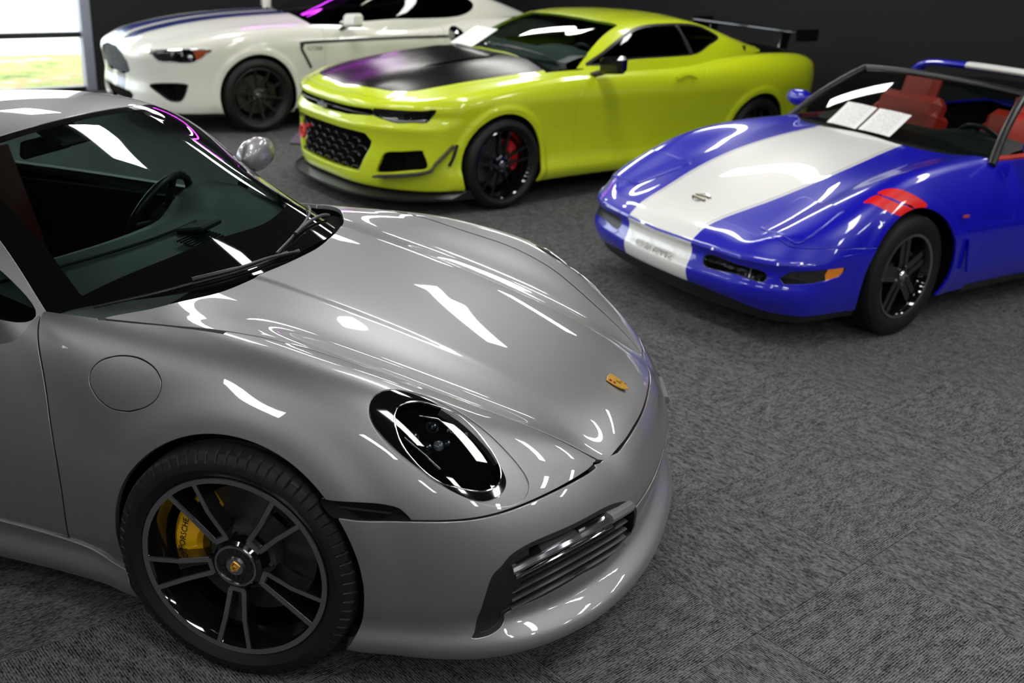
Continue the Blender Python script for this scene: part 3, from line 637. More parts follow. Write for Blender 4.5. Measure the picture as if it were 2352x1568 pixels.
# ------------------------------------------------------------------ silver coupe
silver = paint('silver_paint', (.275, .278, .290), .80, .46, .10)
def band(poly): return np.array(poly)
def plane_sd(pts, n=6, scale=1.):
    """signed distance inside a closed 3-D outline, measured in its best plane"""
    P = smooth_line(pts, n); c = P.mean(0); u, s_, vt = np.linalg.svd(P - c); e1, e2, e3 = vt; Q = np.stack([(P - c) @ e1, (P - c) @ e2], 1) * scale
    def g(p):
        q = p - c; d = poly_sd(Q, q @ e1, q @ e2); return np.where(np.abs(q @ e3) < .16, d, -np.maximum(np.abs(d), .05))
    return g
def build_coupe():
    root = thing('sports_coupe', 'silver sports coupe with oval headlights nearest the camera', 'car')
    H = isosurface(coupe_body, (-3.62, -.03, .09), (1.08, 1.02, 1.12), .0125)
    half = Msh(*H)
    px = lambda p: (p[:, 0], np.abs(p[:, 1]), p[:, 2])
    arch = lambda p: np.minimum(np.hypot(p[:, 0], p[:, 2] - .345) - .37, np.hypot(p[:, 0] + 2.45, p[:, 2] - .345) - .385)
    edge = smooth_line([(-.50, .688), (-.27, .682), (-.08, .662), (.10, .640), (.29, .632), (.46, .600), (.56, .560), (.66, .510), (.80, .445), (.86, .41)], 6, False)
    front = smooth_line([(.877, .385), (.89, .34), (.911, .237), (.923, .10), (.926, 0)], 6, False)
    rear = smooth_line([(-.185, 0), (-.19, .08), (-.207, .21), (-.245, .35), (-.30, .48), (-.385, .61), (-.50, .688)], 6, False)
    hp = np.vstack([edge, front, rear[:-1]]); hp = np.vstack([hp, (hp * [1, -1])[::-1]])
    hp = np.vstack([edge, front]); hpoly = np.vstack([rear, edge[1:], front, (hp[::-1] * [1, -1])[1:], (rear[::-1] * [1, -1])[1:-1]])
    hood_g = lambda p: np.minimum(poly_sd(hpoly, p[:, 0], p[:, 1]), (p[:, 2] - .5) * 3)
    zb = Sp((.2, .565), (.38, .561), (.475, .567), (.567, .569), (.634, .571), (.706, .577), (.766, .583), (.83, .582), (.87, .572), (1.1, .5))
    xf = Even((0, .926), (.10, .923), (.237, .911), (.34, .89), (.40, .868), (.5, .835), (.7, .83))
    def bump_g(p):
        x, s, z = px(p); a = np.where(x > .1, zb(x) - z, -1); b = np.where(s < .44, x - xf(s), -1); return np.maximum(a, b)
    dl = Sp((.277, -.559), (.40, -.551), (.536, -.556), (.652, -.582), (.758, -.617), (.857, -.665), (.95, -.70))
    door_g = lambda p: dl(p[:, 2]) - p[:, 0]                                   # positive behind the door's front gap
    cab = lambda p: np.maximum(coupe_roof(p), .845 - p[:, 2])                                              # positive outside the greenhouse
    hl_out, hl_blk, hl_in = plane_sd(HL_OUT), plane_sd(HL_BLK), plane_sd(HL_IN); fuel = plane_sd(FUEL); mark = plane_sd(MARKER)
    iu = lambda p: .548 * p[:, 0] - .836 * np.abs(p[:, 1])
    IP = smooth_line(INTAKE, 4); IQ = np.stack([.548 * IP[:, 0] - .836 * IP[:, 1], IP[:, 2]], 1)
    intake = lambda p: np.where((p[:, 0] > .45) & (np.abs(p[:, 1]) > .25), poly_sd(IQ, iu(p), p[:, 2]), -.5)
    cin_q = smooth_line([(0, .40), (.06, .40), (.10, .385), (.11, .33), (.09, .275), (0, .27)], 6, False); cin_q = np.vstack([cin_q, (cin_q * [-1, 1])[::-1][1:-1]])
    cint = lambda p: np.where(p[:, 0] > .8, poly_sd(cin_q, p[:, 1], p[:, 2]), -.5)
    shade_slit = lambda p: np.where((p[:, 0] > .8) & (np.abs(p[:, 1]) < .5), np.minimum(.008 - np.abs(p[:, 2] - .428 + .05 * np.abs(p[:, 1])), .335 - np.abs(p[:, 1])), -.5)  # narrow black-backed cut stands in for the shade line under the bumper overhang
    near = lambda V: (np.abs(hl_out(V)) < .02) | (np.abs(hl_blk(V)) < .02) | (np.abs(fuel(V)) < .02) | (np.abs(mark(V)) < .015) | (np.abs(intake(V)) < .02) | (np.abs(shade_slit(V)) < .02) | (np.abs(hood_g(V)) < .015) | (np.abs(bump_g(V)) < .012) | (np.abs(np.abs(V[:, 1]) - .307) < .03) | ((arch(V) > -.02) & (arch(V) < .10) & (V[:, 0] > -.6))
    half = half.refine(coupe_body, lambda V: near(V) & (V[:, 0] > -.8))
    half = half.clip(lambda p: p[:, 1])
    G = .0042
    side = half.clip(arch)
    pair = lambda name, M, m, lip=True, label=None: [mk(name, q.lip() if lip else q, m, root, label) for q in (M.mirror(), M)]
    hood = half.clip(lambda p: hood_g(p) - G).both().lip()
    mk('hood', hood, silver, root)
    crest(root, np.array([.838, 0, .638]), np.array([.42, 0, .9]), np.array([.9, 0, -.42]), .072)
    fen = side.clip(lambda p: -hood_g(p) - G).clip(lambda p: -bump_g(p) - G).clip(lambda p: -door_g(p) - G).clip(cab)
    cowl_g = lambda p: np.where((p[:, 0] < -.12) & (np.abs(p[:, 1]) < .688), 1., -1.) * np.minimum(np.abs(p[:, 0] + .12), np.abs(np.abs(p[:, 1]) - .688)) if False else np.minimum(-.12 - p[:, 0], .688 - np.abs(p[:, 1]))
    cowl = fen.clip(cowl_g).offset(-.022); fen = fen.clip(lambda p: -cowl_g(p))
    pair('cowl_panel', cowl.parts()[0], satin_black, False)
    zsl = Sp((-2.2, .272), (-.60, .272), (-.50, .262), (-.36, .232), (-.2, .2)); fen = fen.clip(lambda p: np.where(p[:, 0] < -.1, p[:, 2] - zsl(p[:, 0]), 1.))
    fen2 = fen.clip(lambda p: -hl_out(p)).clip(lambda p: -fuel(p) - G).clip(lambda p: -mark(p))
    pair('front_fender', fen2, silver)
    fl = half.clip(lambda p: fuel(p) - .0012); mk('fuel_flap', fl.mirror().lip(), silver, root, 'round fuel filler flap')
    # headlights
    hl = half.clip(hl_out); bez = hl.clip(lambda p: -hl_blk(p)).offset(-.004); blk = half.clip(hl_blk)
    lensglass = glass('headlight_glass', (.62, .64, .66))
    dark = mat('headlight_black', (.030, .029, .029), .3); ledm = mat('led_module', (.06, .065, .07), .12, .8)
    for sg, mir in ((-1, True), (1, False)):
        mm = (lambda M: M.mirror()) if mir else (lambda M: M)
        hs = mk('headlight', mm(blk.offset(-.05).lip(.0, .0) if False else blk.offset(-.042)), dark, root)
        mk('bezel', mm(bez.lip(.02)), silver, hs); rim = blk.clip(lambda p: -hl_in(p)); mk('black_surround', mm(rim.offset(.0015).lip(.03)), gloss_black, hs)
        mk('lens_cover', mm(blk.clip(hl_in).offset(-.001)), lensglass, hs)
        P = smooth_line(HL_IN, 5); Pj, Nj = project(coupe_body, P, 3); ring = Pj + Nj * .001; ring = np.vstack([ring, ring[:2]]) * [1, sg, 1]
        MB().tube(ring, .0024, 8, False).build('chrome_ring', chrome, hs, 180)
        c = np.mean(HL_IN, 0); cc, nn = project(coupe_body, c[None], 3); cc, nn = cc[0], nn[0]; e1 = np.array([.55, .0, -.45]); e1 -= nn * (e1 @ nn); e1 /= np.linalg.norm(e1); e2 = np.cross(nn, e1); Sg = np.array([1, sg, 1])
        at = lambda u, v, d: (cc + e1 * u + e2 * v - nn * d) * Sg
        for u, v in ((-.075, .035), (-.055, -.02), (-.03, .03), (.0, -.012)):
            lm = MB().lathe([(.0, .0), (.006, .001), (.010, .006), (.012, .014), (.017, .016), (.017, .03)], 20, 0); Rm = np.stack([-nn, e1, e2], 1) * Sg[:, None]
            lm.v = [tuple(at(u, v, .012) + Rm @ np.array(q)) for q in lm.v]; lm.build('led_module', ledm, hs, 40)
        pr = MB().lathe([(0, .004), (.008, .006), (.013, .010), (.016, .018)], 24, 0); pr.v = [tuple(at(-.012, .005, .012) + Rm @ np.array(q)) for q in pr.v]; pr.build('projector_lens', mat('projector_glass', (.10, .11, .13), .03, 0, coat=1, spec=1), hs, 60)
        rb = MB()
        for k in range(9): rb.tube([at(.035 + .007 * k, -.045 + .004 * k, .03), at(.035 + .007 * k, .04 - .002 * k, .03)], .0011, 5)
        rb.build('reflector_ribs', mat('rib_grey', (.05, .04, .04), .3), hs, 60)
        tc_, tn = project(coupe_body, np.array([[.548, .715, .755]]), 3); tc_, tn = tc_[0] * Sg, tn[0] * Sg; ex = np.array([.963, .265, .051]) if sg < 0 else np.array([-.93, .30, .2]); ex -= tn * (ex @ tn); ex /= np.linalg.norm(ex)
        text_obj('lens_lettering', 'PORSCHE', .0135, mat('etched_grey', (.22, .22, .23), .4), hs, frame(tc_ - tn * .006, ex, np.cross(tn, ex), tn), .0002)
        bar_ = MB(); bar_.tube([at(-.09, .055, .02), at(-.02, .05, .022), at(.03, .05, .022)], .003, 6).tube([at(-.1, -.015, .02), at(-.06, -.045, .022), at(-.01, -.05, .022)], .003, 6)
        bar_.build('daylight_bar', chrome, hs, 60)
    # side markers, bumper, intakes
    mk_m = half.clip(mark)
    for q in (mk_m.mirror(), mk_m):
        o = mk('side_marker', q.offset(-.002).lip(), gloss_black, root)
    for sg in (-1, 1):
        P, Nn = project(coupe_body, np.array([(.30, .90, .588), (.36, .89, .586), (.43, .876, .583)]), 3); MB().tube((P + Nn * .001) * [1, sg, 1], .0035, 6, flat=((0, 1, 0), .4)).build('marker_strip', ledm, root, 60)
    bmp = side.clip(lambda p: bump_g(p) - G).clip(lambda p: p[:, 0] - .15).clip(lambda p: -mark(p)).clip(lambda p: -intake(p)).clip(lambda p: -cint(p)).clip(lambda p: -shade_slit(p))
    lipz = lambda p: p[:, 2] - .148
    mk('front_bumper', bmp.clip(lipz).both().lip(.03, .003), silver, root)
    mk('front_splitter', bmp.clip(lambda p: -lipz(p)).both(), satin_black, root)
    ins = half.clip(lambda p: np.maximum.reduce([intake(p), cint(p), shade_slit(p)])); mk('intake_and_shade_recess', ins.both().offset(-.085), void_black, root)  # black backing for the real intakes and for the cut-in shade line
    wall_i = half.clip(intake)
    for q in (wall_i.mirror(), wall_i):
        # recess walls and the black end vane
        M = q.offset(-.001); mk('intake_frame', Msh(M.V, M.N, M.T[:0]).join(M).clip(lambda p: -(intake(p) - .012)).lip(.08, .002), satin_black, root)
    vane = wall_i.clip(lambda p: -.27 + .22 * (p[:, 2] - .2) - iu(p)).offset(-.004)
    pair('intake_vane', vane, mat('vane_black', (.012, .012, .013), .3))
    for sg in (-1, 1):
        # light blade across the intake, slats below it
        top = np.array([(.715, .775, .432), (.77, .715, .452), (.83, .63, .463), (.885, .535, .462), (.925, .44, .45), (.95, .375, .44)]); P, Nn = project(coupe_body, top, 3); P = smooth_line(P - Nn * .012, 5, False); w_ = np.array([0, 0, 1.])
        def blade(P, h, d, tilt, name, m):
            _, N_ = project(coupe_body, P, 1); v = []; f = []; n = len(P)
            for p, q in zip(P, N_):
                q = np.array([q[0], q[1], 0]); q /= np.linalg.norm(q); fwd = q * math.cos(tilt) - w_ * math.sin(tilt); upv = w_ * math.cos(tilt) + q * math.sin(tilt)
                for a, b in ((0, h / 2), (d * .35, h / 2), (d * .5, h * .15), (d * .5, -h * .3), (d * .3, -h / 2), (-d / 2, -h / 2), (-d / 2, h / 2)): v.append((p + fwd * a + upv * b) * [1, sg, 1])
            for i in range(n - 1):
                for j in range(7): f.append((i * 7 + j, i * 7 + (j + 1) % 7, (i + 1) * 7 + (j + 1) % 7, (i + 1) * 7 + j))
            f += [tuple(range(7)), tuple((n - 1) * 7 + j for j in range(6, -1, -1))]; return MB().add(v, f).build(name, m, root, 30)
        nP = len(P); blade(P[:nP * 2 // 3 + 1] + [0, 0, -.004], .020, .05, .25, 'light_blade', mat('blade_alloy', (.32, .33, .36), .12, .9)); blade(P[nP * 2 // 3:], .026, .06, .25, 'blade_end', silver)
        for i0, i1 in ((1, 6), (11, 17)): blade(P[i0:i1] + [0, 0, .0085], .008, .03, .25, 'light_lens', gloss_black)
        blade(P[1:nP * 2 // 3 + 2] + [0, 0, -.030], .008, .04, .2, 'chrome_strip', chrome)
        for k in range(4): blade(P[1:] + (np.array([-.012, -.012, -.055 - .026 * k])), .005, .05, .3, 'slat', satin_black)
    # doors, sills, rear quarters
    rq = lambda p: p[:, 0] + 1.76
    aft = side.clip(lambda p: door_g(p) - G).clip(cab)
    pair('door', aft.clip(lambda p: rq(p) - G).clip(lambda p: p[:, 2] - .272), silver)
    zsl = Sp((-2.2, .272), (-.60, .272), (-.50, .262), (-.36, .232), (-.2, .2))
    sill_m = side.clip(lambda p: np.minimum(-.2 - p[:, 0], zsl(p[:, 0]) - .003 - p[:, 2])).clip(rq).offset(.007)
    pair('sill', sill_m, silver); mk('rear_body', aft.clip(lambda p: -rq(p) - G).both().lip(), silver, root)
    # greenhouse
    Rf = Msh(*isosurface(coupe_roof, (-3.42, -.03, .72), (.0, .9, 1.36), .016)).clip(lambda p: p[:, 1]).clip(lambda p: coupe_body(p) + .012).clip(lambda p: p[:, 2] - .80)
    wtop = smooth_line([(-1.058, 0), (-1.062, .2), (-1.078, .4), (-1.105, .545)], 6, False); wsd = smooth_line([(-1.10, .572), (-.95, .613), (-.8, .648), (-.66, .688), (-.5, .73)], 6, False)
    wp = np.vstack([wtop, wsd, [(.2, .73), (.2, 0)]]); wp = np.vstack([wp, (wp * [1, -1])[::-1]])
    ws = lambda p: poly_sd(wp, p[:, 0], p[:, 1])
    swp = smooth_line([(-.69, .868), (-.765, .965), (-.96, 1.10), (-1.15, 1.195), (-1.4, 1.235), (-1.75, 1.22), (-2.05, 1.13), (-2.2, 1.03), (-2.1, .93), (-1.5, .90), (-.9, .878)], 6)
    sw = lambda p: np.where(np.abs(p[:, 1]) > .45, poly_sd(swp, p[:, 0], p[:, 2]), -.3)
    rwp = smooth_line([(-2.02, 0), (-2.05, .35), (-2.15, .47), (-2.6, .42), (-2.66, 0)], 6, False); rwp = np.vstack([rwp, (rwp * [1, -1])[::-1]])
    rw = lambda p: np.where(p[:, 2] > .95, poly_sd(rwp, p[:, 0], p[:, 1]), -.3)
    Rf = Rf.refine(coupe_roof, lambda V: (np.abs(ws(V)) < .02) | (np.abs(sw(V)) < .02))
    shell = Rf.clip(lambda p: -ws(p) - .001).clip(lambda p: -sw(p)).clip(lambda p: -rw(p))
    mk('roof', shell.both().lip(.02), silver, root)
    car_glass = glass('car_glass', (.42, .52, .48)); W = Rf.clip(ws)
    fr = lambda p: np.minimum(ws(p) - .035 - .05 * sstep(.45, .6, np.abs(p[:, 1])) * 1, -(p[:, 0] + .36 + .64 * p[:, 1] ** 2))
    frit = mat('glass_frit', (.004, .004, .004), .05, coat=1)
    mk('windshield', W.clip(fr).both().offset(-.002), car_glass, root); mk('windshield_border', W.clip(lambda p: -fr(p)).both().offset(-.002), frit, root)
    mk('rear_window', Rf.clip(rw).both().offset(-.002), frit, root)
    S_ = Rf.clip(sw); pair('side_window', S_.offset(-.003), car_glass, False)
    # inner structure with wheel wells
    def core(p):
        x, s, z = px(p); f = coupe_body(p) + .03
        cabin = np.maximum.reduce([np.abs(x + 1.45) - 1.05, s - .70, .30 - z]); wells = np.minimum(np.hypot(x, z - .345) - .385, np.hypot(x + 2.45, z - .345) - .40); wells = np.maximum(wells, .56 - s)
        inl = np.maximum.reduce([.60 - x, np.abs(z - .34) - .16, s - 2])
        return np.maximum.reduce([f, -cabin, -wells, -inl])
    mk('inner_structure', Msh(*isosurface(core, (-3.6, -.99, .1), (1.05, .99, 1.1), .03)), void_black, root)
    # cabin
    dashm = mat('dash_grey', (.045, .060, .056), .55); dash2 = mat('dash_black', (.008, .009, .009), .5); redl = mat('dark_red_leather', (.07, .008, .010), .45)
    dp = [(-.30, .84), (-.45, .90), (-.62, .945), (-.74, .955), (-.82, .93), (-.86, .86), (-.84, .74), (-.80, .62), (-.42, .62)]
    ys = np.linspace(-.69, .69, 25); dv = []; df = []
    for y in ys:
        hump = .055 * math.exp(-((y - .37) / .20) ** 4); pull = -.30 * (abs(y) / .69) ** 2.4 * 0
        for (x, z) in dp: dv.append((x - .20 * (y / .7) ** 2, y, z + (hump if z > .92 else 0) - .025 * (abs(y) / .7) ** 3))
    m = len(dp)
    for i in range(len(ys) - 1):
        for j in range(m): df.append((i * m + j, i * m + (j + 1) % m, (i + 1) * m + (j + 1) % m, (i + 1) * m + j))
    raw('dashboard', dv, df, dashm, root, 50)
    MB().tube([(-.66 - .2 * (y / .7) ** 2, y, .957 - .02 * (abs(y) / .7) ** 3) for y in np.linspace(-.66, .08, 14)], .006, 6).build('dash_seam', dash2, root, 60)
    vt = MB()
    for k in range(9): vt.box((-.50 - .012 * k, -.06, .934 + .0022 * k), (.004, .16, .006))
    vt.build('dash_vents', dash2, root); MB().box((-.60, .0, .965), (.10, .13, .02), roty(-.2), .006).build('dash_clock', dash2, root, 40)
    # steering wheel
    sc = np.array([-1.00, .37, .86]); ax = np.array([-.90, 0, .43]); ax /= np.linalg.norm(ax); e1 = np.array([0, 1., 0]); e2 = np.cross(ax, e1); a = np.linspace(0, 2 * np.pi, 49)
    stw = MB().tube([sc + .18 * (math.cos(t) * e1 + math.sin(t) * e2) for t in a], .0145, 10, False)
    for t in (0, math.pi, -math.pi / 2 * 1): stw.tube([sc + .05 * (math.cos(t) * e1 + math.sin(t) * e2) - ax * .02, sc + .175 * (math.cos(t) * e1 + math.sin(t) * e2)], .014, 8)
    stw.tube([sc - ax * .08, sc + ax * .005], [.05, .06], 16).build('steering_wheel', mat('wheel_leather', (.012, .012, .014), .35), root, 60)
    for sy in (-.37, .37):
        st = MB(); st.box((-1.50, sy, .46), (.52, .50, .16), roty(.1), .05).box((-1.80, sy, .76), (.16, .48, .60), roty(-.3), .05).box((-1.93, sy, 1.08), (.10, .27, .18), roty(-.2), .04)
        st.build('seat', redl, root, 50)
    MB().box((-1.16, 0, 1.18), (.03, .24, .06), roty(.2), .01).tube([(-1.15, 0, 1.2), (-1.10, 0, 1.25)], .008, 6).build('rear_view_mirror', dash2, root, 40)
    MB().box((-1.09, 0, 1.225), (.12, .16, .03), roty(.5), .01).build('sensor_housing', dash2, root, 40)
    MB().box((-1.5, 0, .32), (2.0, 1.4, .02)).box((-.45, 0, .5), (.02, 1.4, .5)).box((-2.4, 0, .65), (.02, 1.3, .7)).build('cabin_floor', void_black, root)
    for sg in (-1, 1): MB().box((-1.38, sg * .70, .60), (1.3, .03, .50)).build('door_trim', mat('door_trim', (.010, .011, .011), .5), root)
    # wipers
    def wip(P, r, name, lift):
        q, nn = project(coupe_roof, smooth_line(P, 6, False), 4); MB().tube(q + nn * np.interp(np.linspace(0, 1, len(q)), (0, 1), lift)[:, None], r, 8).build(name, satin_black, root, 60)
    wip([(-.566, -.615, .885), (-.456, -.53, .907), (-.38, -.45, .924), (-.296, -.335, .938), (-.25, -.23, .945), (-.232, -.10, .95)], .0045, 'wiper_blade', (.010, .010))
    wip([(-.37, -.43, .93), (-.285, -.31, .945), (-.245, -.19, .95), (-.215, -.06, .94)], [.0075] * 6 + [.0055] * 12 + [.009], 'wiper_arm', (.02, .012))
    wip([(-.25, -.14, .95), (-.275, .04, .963), (-.32, .22, .962), (-.40, .38, .95)], .0045, 'wiper_blade', (.008, .008))
    wip([(-.37, .56, .93), (-.325, .44, .945), (-.30, .30, .955), (-.285, .14, .962), (-.27, .02, .96)], .0065, 'wiper_arm', (.016, .018))
    # door mirrors
    for sg in (-1, 1):
        mv = MB().lathe([(0, -.115), (.055, -.10), (.082, -.05), (.085, .02), (.07, .085), (.03, .11), (0, .112)], 28, 1); mv.v = [((q[0] * .62) - .90, (q[1]) * sg * 1.0 + sg * .945, q[2] * .85 + 1.0) for q in mv.v]
        o = mv.build('door_mirror', silver, root, 180); MB().tube([(-.86, sg * .76, .915), (-.88, sg * .83, .93), (-.89, sg * .90, .965)], [.022, .018, .02], 10).build('mirror_stalk', satin_black, o, 60)
    # wheels
    yellow = mat('caliper_yellow', (.95, .52, .008), .4, coat=.5)
    for axx, R_, W_, rr_ in ((0, .343, .255, .256), (-2.45, .354, .315, .265)):
        for sd in (-1, 1):
            o = wheel(root, (axx, sd * (.918 - W_ / 2), R_), sd, R_, W_, rr_, 'u5', 51.5, .018 if axx == 0 else 0, yellow, 168 if axx == 0 else 12)
            if axx == 0 and sd < 0:
                t_ = math.radians(168); ey = np.array([math.cos(t_), 0, math.sin(t_)]); tx = np.array([math.sin(t_), 0, -math.cos(t_)])
                text_obj('caliper_lettering', 'PORSCHE', .024, matte_black, o, frame(pol(.178, 168, -.0605), -tx * -1, np.cross(np.array([0, -1, 0]), tx), np.array([0, -1, 0])), .0004)
    return root
build_coupe()
# ------------------------------------------------------------------ bodies of the three cars behind
def body_fn(T, S, N, kt, kf, xr, zb, arches, flare=.012):
    def F(p):
        x, s, z = p[:, 0], np.abs(p[:, 1]), p[:, 2]; side = s - S(x, z)
        for ax, az, R in arches: side = side - flare * (1 - sstep(R + .02, R + .08, np.hypot(x - ax, z - az)))
        f = smax(z - T(x, s), side, kt); f = smax(f, x - N(s, z), kf)
        f = smax(f, xr + .22 * (s / .9) ** 4 - x, .10); return smax(f, zb - z, .03)
    return F
def roof_fn(T, S, k=.05, zmin=.6):
    def F(p):
        x, s, z = p[:, 0], np.abs(p[:, 1]), p[:, 2]; return np.maximum(smax(z - T(x, s), s - S(x, z), k), zmin - z)
    return F
def less(f, d): return lambda x: f(x) - (d(x) if callable(d) else d)

# yellow-green muscle coupe
m_zc = Sp((-4.0, .90), (-3.75, 1.03), (-3.2, 1.06), (-2.0, 1.05), (-1.2, 1.05), (-.55, 1.04), (-.2, 1.02), (.2, .98), (.5, .93), (.75, .865), (.88, .81), (1.0, .72))
m_zr = Sp((-4.0, .86), (-3.7, .98), (-3.2, 1.03), (-2.8, 1.03), (-2.2, .975), (-1.5, .955), (-.9, .955), (-.5, .945), (0, .905), (.3, .872), (.55, .832), (.75, .79), (.9, .745), (1.0, .68))
m_yr = Sp((-4.0, .70), (-3.0, .80), (-2.0, .80), (-1.0, .80), (0, .80), (.4, .78), (.7, .70), (1.0, .60))
MT = Field([(0, m_zc), (.40, less(m_zc, .012)), (lambda x: np.maximum(m_yr(x) - .14, .48), lambda x: .5 * (m_zc(x) + m_zr(x)) - .015), (m_yr, m_zr), (lambda x: m_yr(x) + .12, less(m_zr, .025)), (lambda x: m_yr(x) + .24, less(m_zr, .12))], flat0=True)
m_w = Sp((-4.0, .80), (-3.6, .90), (-2.81, .965), (-2.2, .945), (-1.5, .925), (-.7, .925), (-.3, .945), (0, .958), (.3, .952), (.5, .93), (.7, .87), (.85, .78), (1.0, .66))
MS = Field([(.12, less(m_w, .05)), (.24, less(m_w, .006)), (.33, less(m_w, .032)), (.5, less(m_w, .036)), (.66, less(m_w, .016)), (.80, m_w), (.90, less(m_w, .02)), (1.0, less(m_w, .08))])
m_xb = Even((0, .955), (.25, .95), (.45, .915), (.62, .835), (.75, .73), (.86, .58), (.95, .36))
MN = Field([(.10, less(m_xb, .05)), (.2, less(m_xb, .015)), (.34, m_xb), (.50, less(m_xb, .004)), (.555, less(m_xb, -.006)), (.61, less(m_xb, -.018)), (.645, less(m_xb, .004)), (.69, less(m_xb, .026)), (.725, less(m_xb, .010)), (.755, less(m_xb, .012)), (.80, less(m_xb, .055)), (.86, less(m_xb, .12))])
muscle_body = body_fn(MT, MS, MN, .05, .022, -3.86, .15, ((0, .333, .37), (-2.811, .34, .375)), .014)
q0 = Sp((-.1, .86), (-.45, 1.0), (-.7, 1.11), (-1.0, 1.215), (-1.3, 1.29), (-1.6, 1.325), (-1.9, 1.33), (-2.3, 1.30), (-2.8, 1.18), (-3.2, 1.08), (-3.6, .98))
MRT = Field([(0, q0), (.34, less(q0, Sp((-3.6, .02), (-2, .012), (-1.3, .014), (-.8, .03), (-.1, .035)))), (.60, less(q0, Sp((-3.6, .08), (-2, .045), (-1.3, .05), (-1.0, .075), (-.7, .11), (-.1, .14)))), (.80, less(q0, Sp((-3.6, .2), (-2, .13), (-1.3, .15), (-.7, .30), (-.1, .34))))], flat0=True)
kk = Sp((-3.6, -.30), (-3.0, -.16), (-2.4, -.04), (-1.9, 0), (0, 0))
MRS = Field([(.90, lambda x: .83 + kk(x)), (1.0, lambda x: .80 + kk(x)), (1.15, lambda x: .735 + kk(x)), (1.33, lambda x: .635 + kk(x))])
muscle_roof = roof_fn(MRT, MRS)

# blue striped roadster
v_zc = Sp((-3.7, .80), (-3.4, .88), (-2.8, .93), (-2.0, .95), (-1.2, .96), (-.75, .928), (-.4, .885), (0, .81), (.4, .705), (.7, .612), (.85, .563), (.95, .52), (1.05, .46))
v_zr = Sp((-3.7, .80), (-3.3, .88), (-2.5, .93), (-1.8, .90), (-1.2, .90), (-.75, .90), (-.4, .89), (-.1, .865), (.1, .83), (.3, .77), (.5, .69), (.7, .61), (.85, .56), (1.0, .50))
v_yr = Sp((-3.7, .66), (-2.4, .72), (-1.2, .74), (-.4, .74), (0, .745), (.4, .73), (.8, .66), (1.0, .6))
VT = Field([(0, v_zc), (.34, less(v_zc, .008)), (.56, lambda x: .6 * v_zc(x) + .4 * v_zr(x) - .022), (v_yr, v_zr), (lambda x: v_yr(x) + .10, less(v_zr, .02)), (lambda x: v_yr(x) + .2, less(v_zr, .09))], flat0=True)
v_w = Sp((-3.7, .80), (-3.3, .88), (-2.45, .93), (-1.8, .90), (-1.2, .875), (-.6, .885), (-.3, .90), (0, .915), (.3, .915), (.55, .905), (.75, .875), (.9, .81), (1.05, .72))
VS = Field([(.12, less(v_w, .07)), (.26, less(v_w, .022)), (.42, less(v_w, .004)), (.52, v_w), (.56, less(v_w, .006)), (.68, less(v_w, .03)), (.85, less(v_w, .10))])
v_xb = Even((0, 1.0), (.25, .99), (.5, .95), (.68, .895), (.80, .80), (.89, .64), (.96, .40))
VN = Field([(.10, less(v_xb, .10)), (.20, less(v_xb, .05)), (.27, less(v_xb, .006)), (.325, less(v_xb, -.004)), (.365, less(v_xb, .012)), (.43, less(v_xb, .020)), (.455, less(v_xb, .008)), (.475, less(v_xb, .016)), (.50, less(v_xb, .042)), (.56, less(v_xb, .10))])
vette_body = body_fn(VT, VS, VN, .05, .018, -3.5, .13, ((0, .33, .375), (-2.443, .34, .385)), .006)

# white striped coupe at the window
s_zc = Sp((-4.0, .95), (-3.7, 1.06), (-3.0, 1.08), (-2.0, 1.05), (-1.0, 1.05), (-.6, 1.04), (-.2, 1.02), (.2, .985), (.5, .94), (.75, .885), (.9, .835), (1.0, .78))
s_zr = Sp((-4.0, .92), (-3.4, 1.02), (-2.7, 1.03), (-2.0, .97), (-1.0, .965), (-.5, .975), (0, .955), (.3, .915), (.55, .865), (.75, .82), (.9, .775), (1.0, .74))
s_yr = Sp((-4.0, .72), (-2.7, .80), (-1.0, .80), (0, .80), (.4, .78), (.7, .70), (1.1, .60))
ST = Field([(0, s_zc), (.42, less(s_zc, .012)), (lambda x: np.maximum(s_yr(x) - .14, .48), lambda x: .5 * (s_zc(x) + s_zr(x)) - .012), (s_yr, s_zr), (lambda x: s_yr(x) + .12, less(s_zr, .025)), (lambda x: s_yr(x) + .24, less(s_zr, .12))], flat0=True)
s_w = Sp((-4.0, .82), (-3.6, .90), (-2.72, .955), (-2.0, .93), (-1.0, .925), (-.5, .932), (0, .958), (.3, .95), (.5, .925), (.7, .875), (.85, .80), (1.0, .68))
SS = Field([(.12, less(s_w, .06)), (.24, less(s_w, .015)), (.36, less(s_w, .018)), (.5, less(s_w, .022)), (.70, less(s_w, .006)), (.82, s_w), (.92, less(s_w, .03)), (1.02, less(s_w, .09))])
s_xb = Even((0, 1.08), (.3, 1.07), (.5, 1.035), (.65, .965), (.77, .845), (.87, .65), (.96, .40))
SN = Field([(.10, less(s_xb, .08)), (.2, less(s_xb, .03)), (.34, less(s_xb, .015)), (.48, less(s_xb, .03)), (.60, less(s_xb, .015)), (.70, s_xb), (.77, less(s_xb, .006)), (.83, less(s_xb, .03)), (.92, less(s_xb, .10))])
stang_body = body_fn(ST, SS, SN, .06, .04, -3.84, .16, ((0, .345, .385), (-2.72, .35, .39)), .014)
s_q0 = Sp((-.3, .90), (-.65, 1.02), (-.9, 1.11), (-1.2, 1.225), (-1.5, 1.32), (-1.8, 1.37), (-2.1, 1.375), (-2.6, 1.32), (-3.1, 1.18), (-3.6, 1.02))
SRT = Field([(0, s_q0), (.34, less(s_q0, .02)), (.60, less(s_q0, .08)), (.80, less(s_q0, .24))], flat0=True)
kk2 = Sp((-3.6, -.25), (-2.8, -.08), (-2.2, 0), (0, 0))
SRS = Field([(.90, lambda x: .83 + kk2(x)), (1.0, lambda x: .80 + kk2(x)), (1.18, lambda x: .73 + kk2(x)), (1.38, lambda x: .63 + kk2(x))])
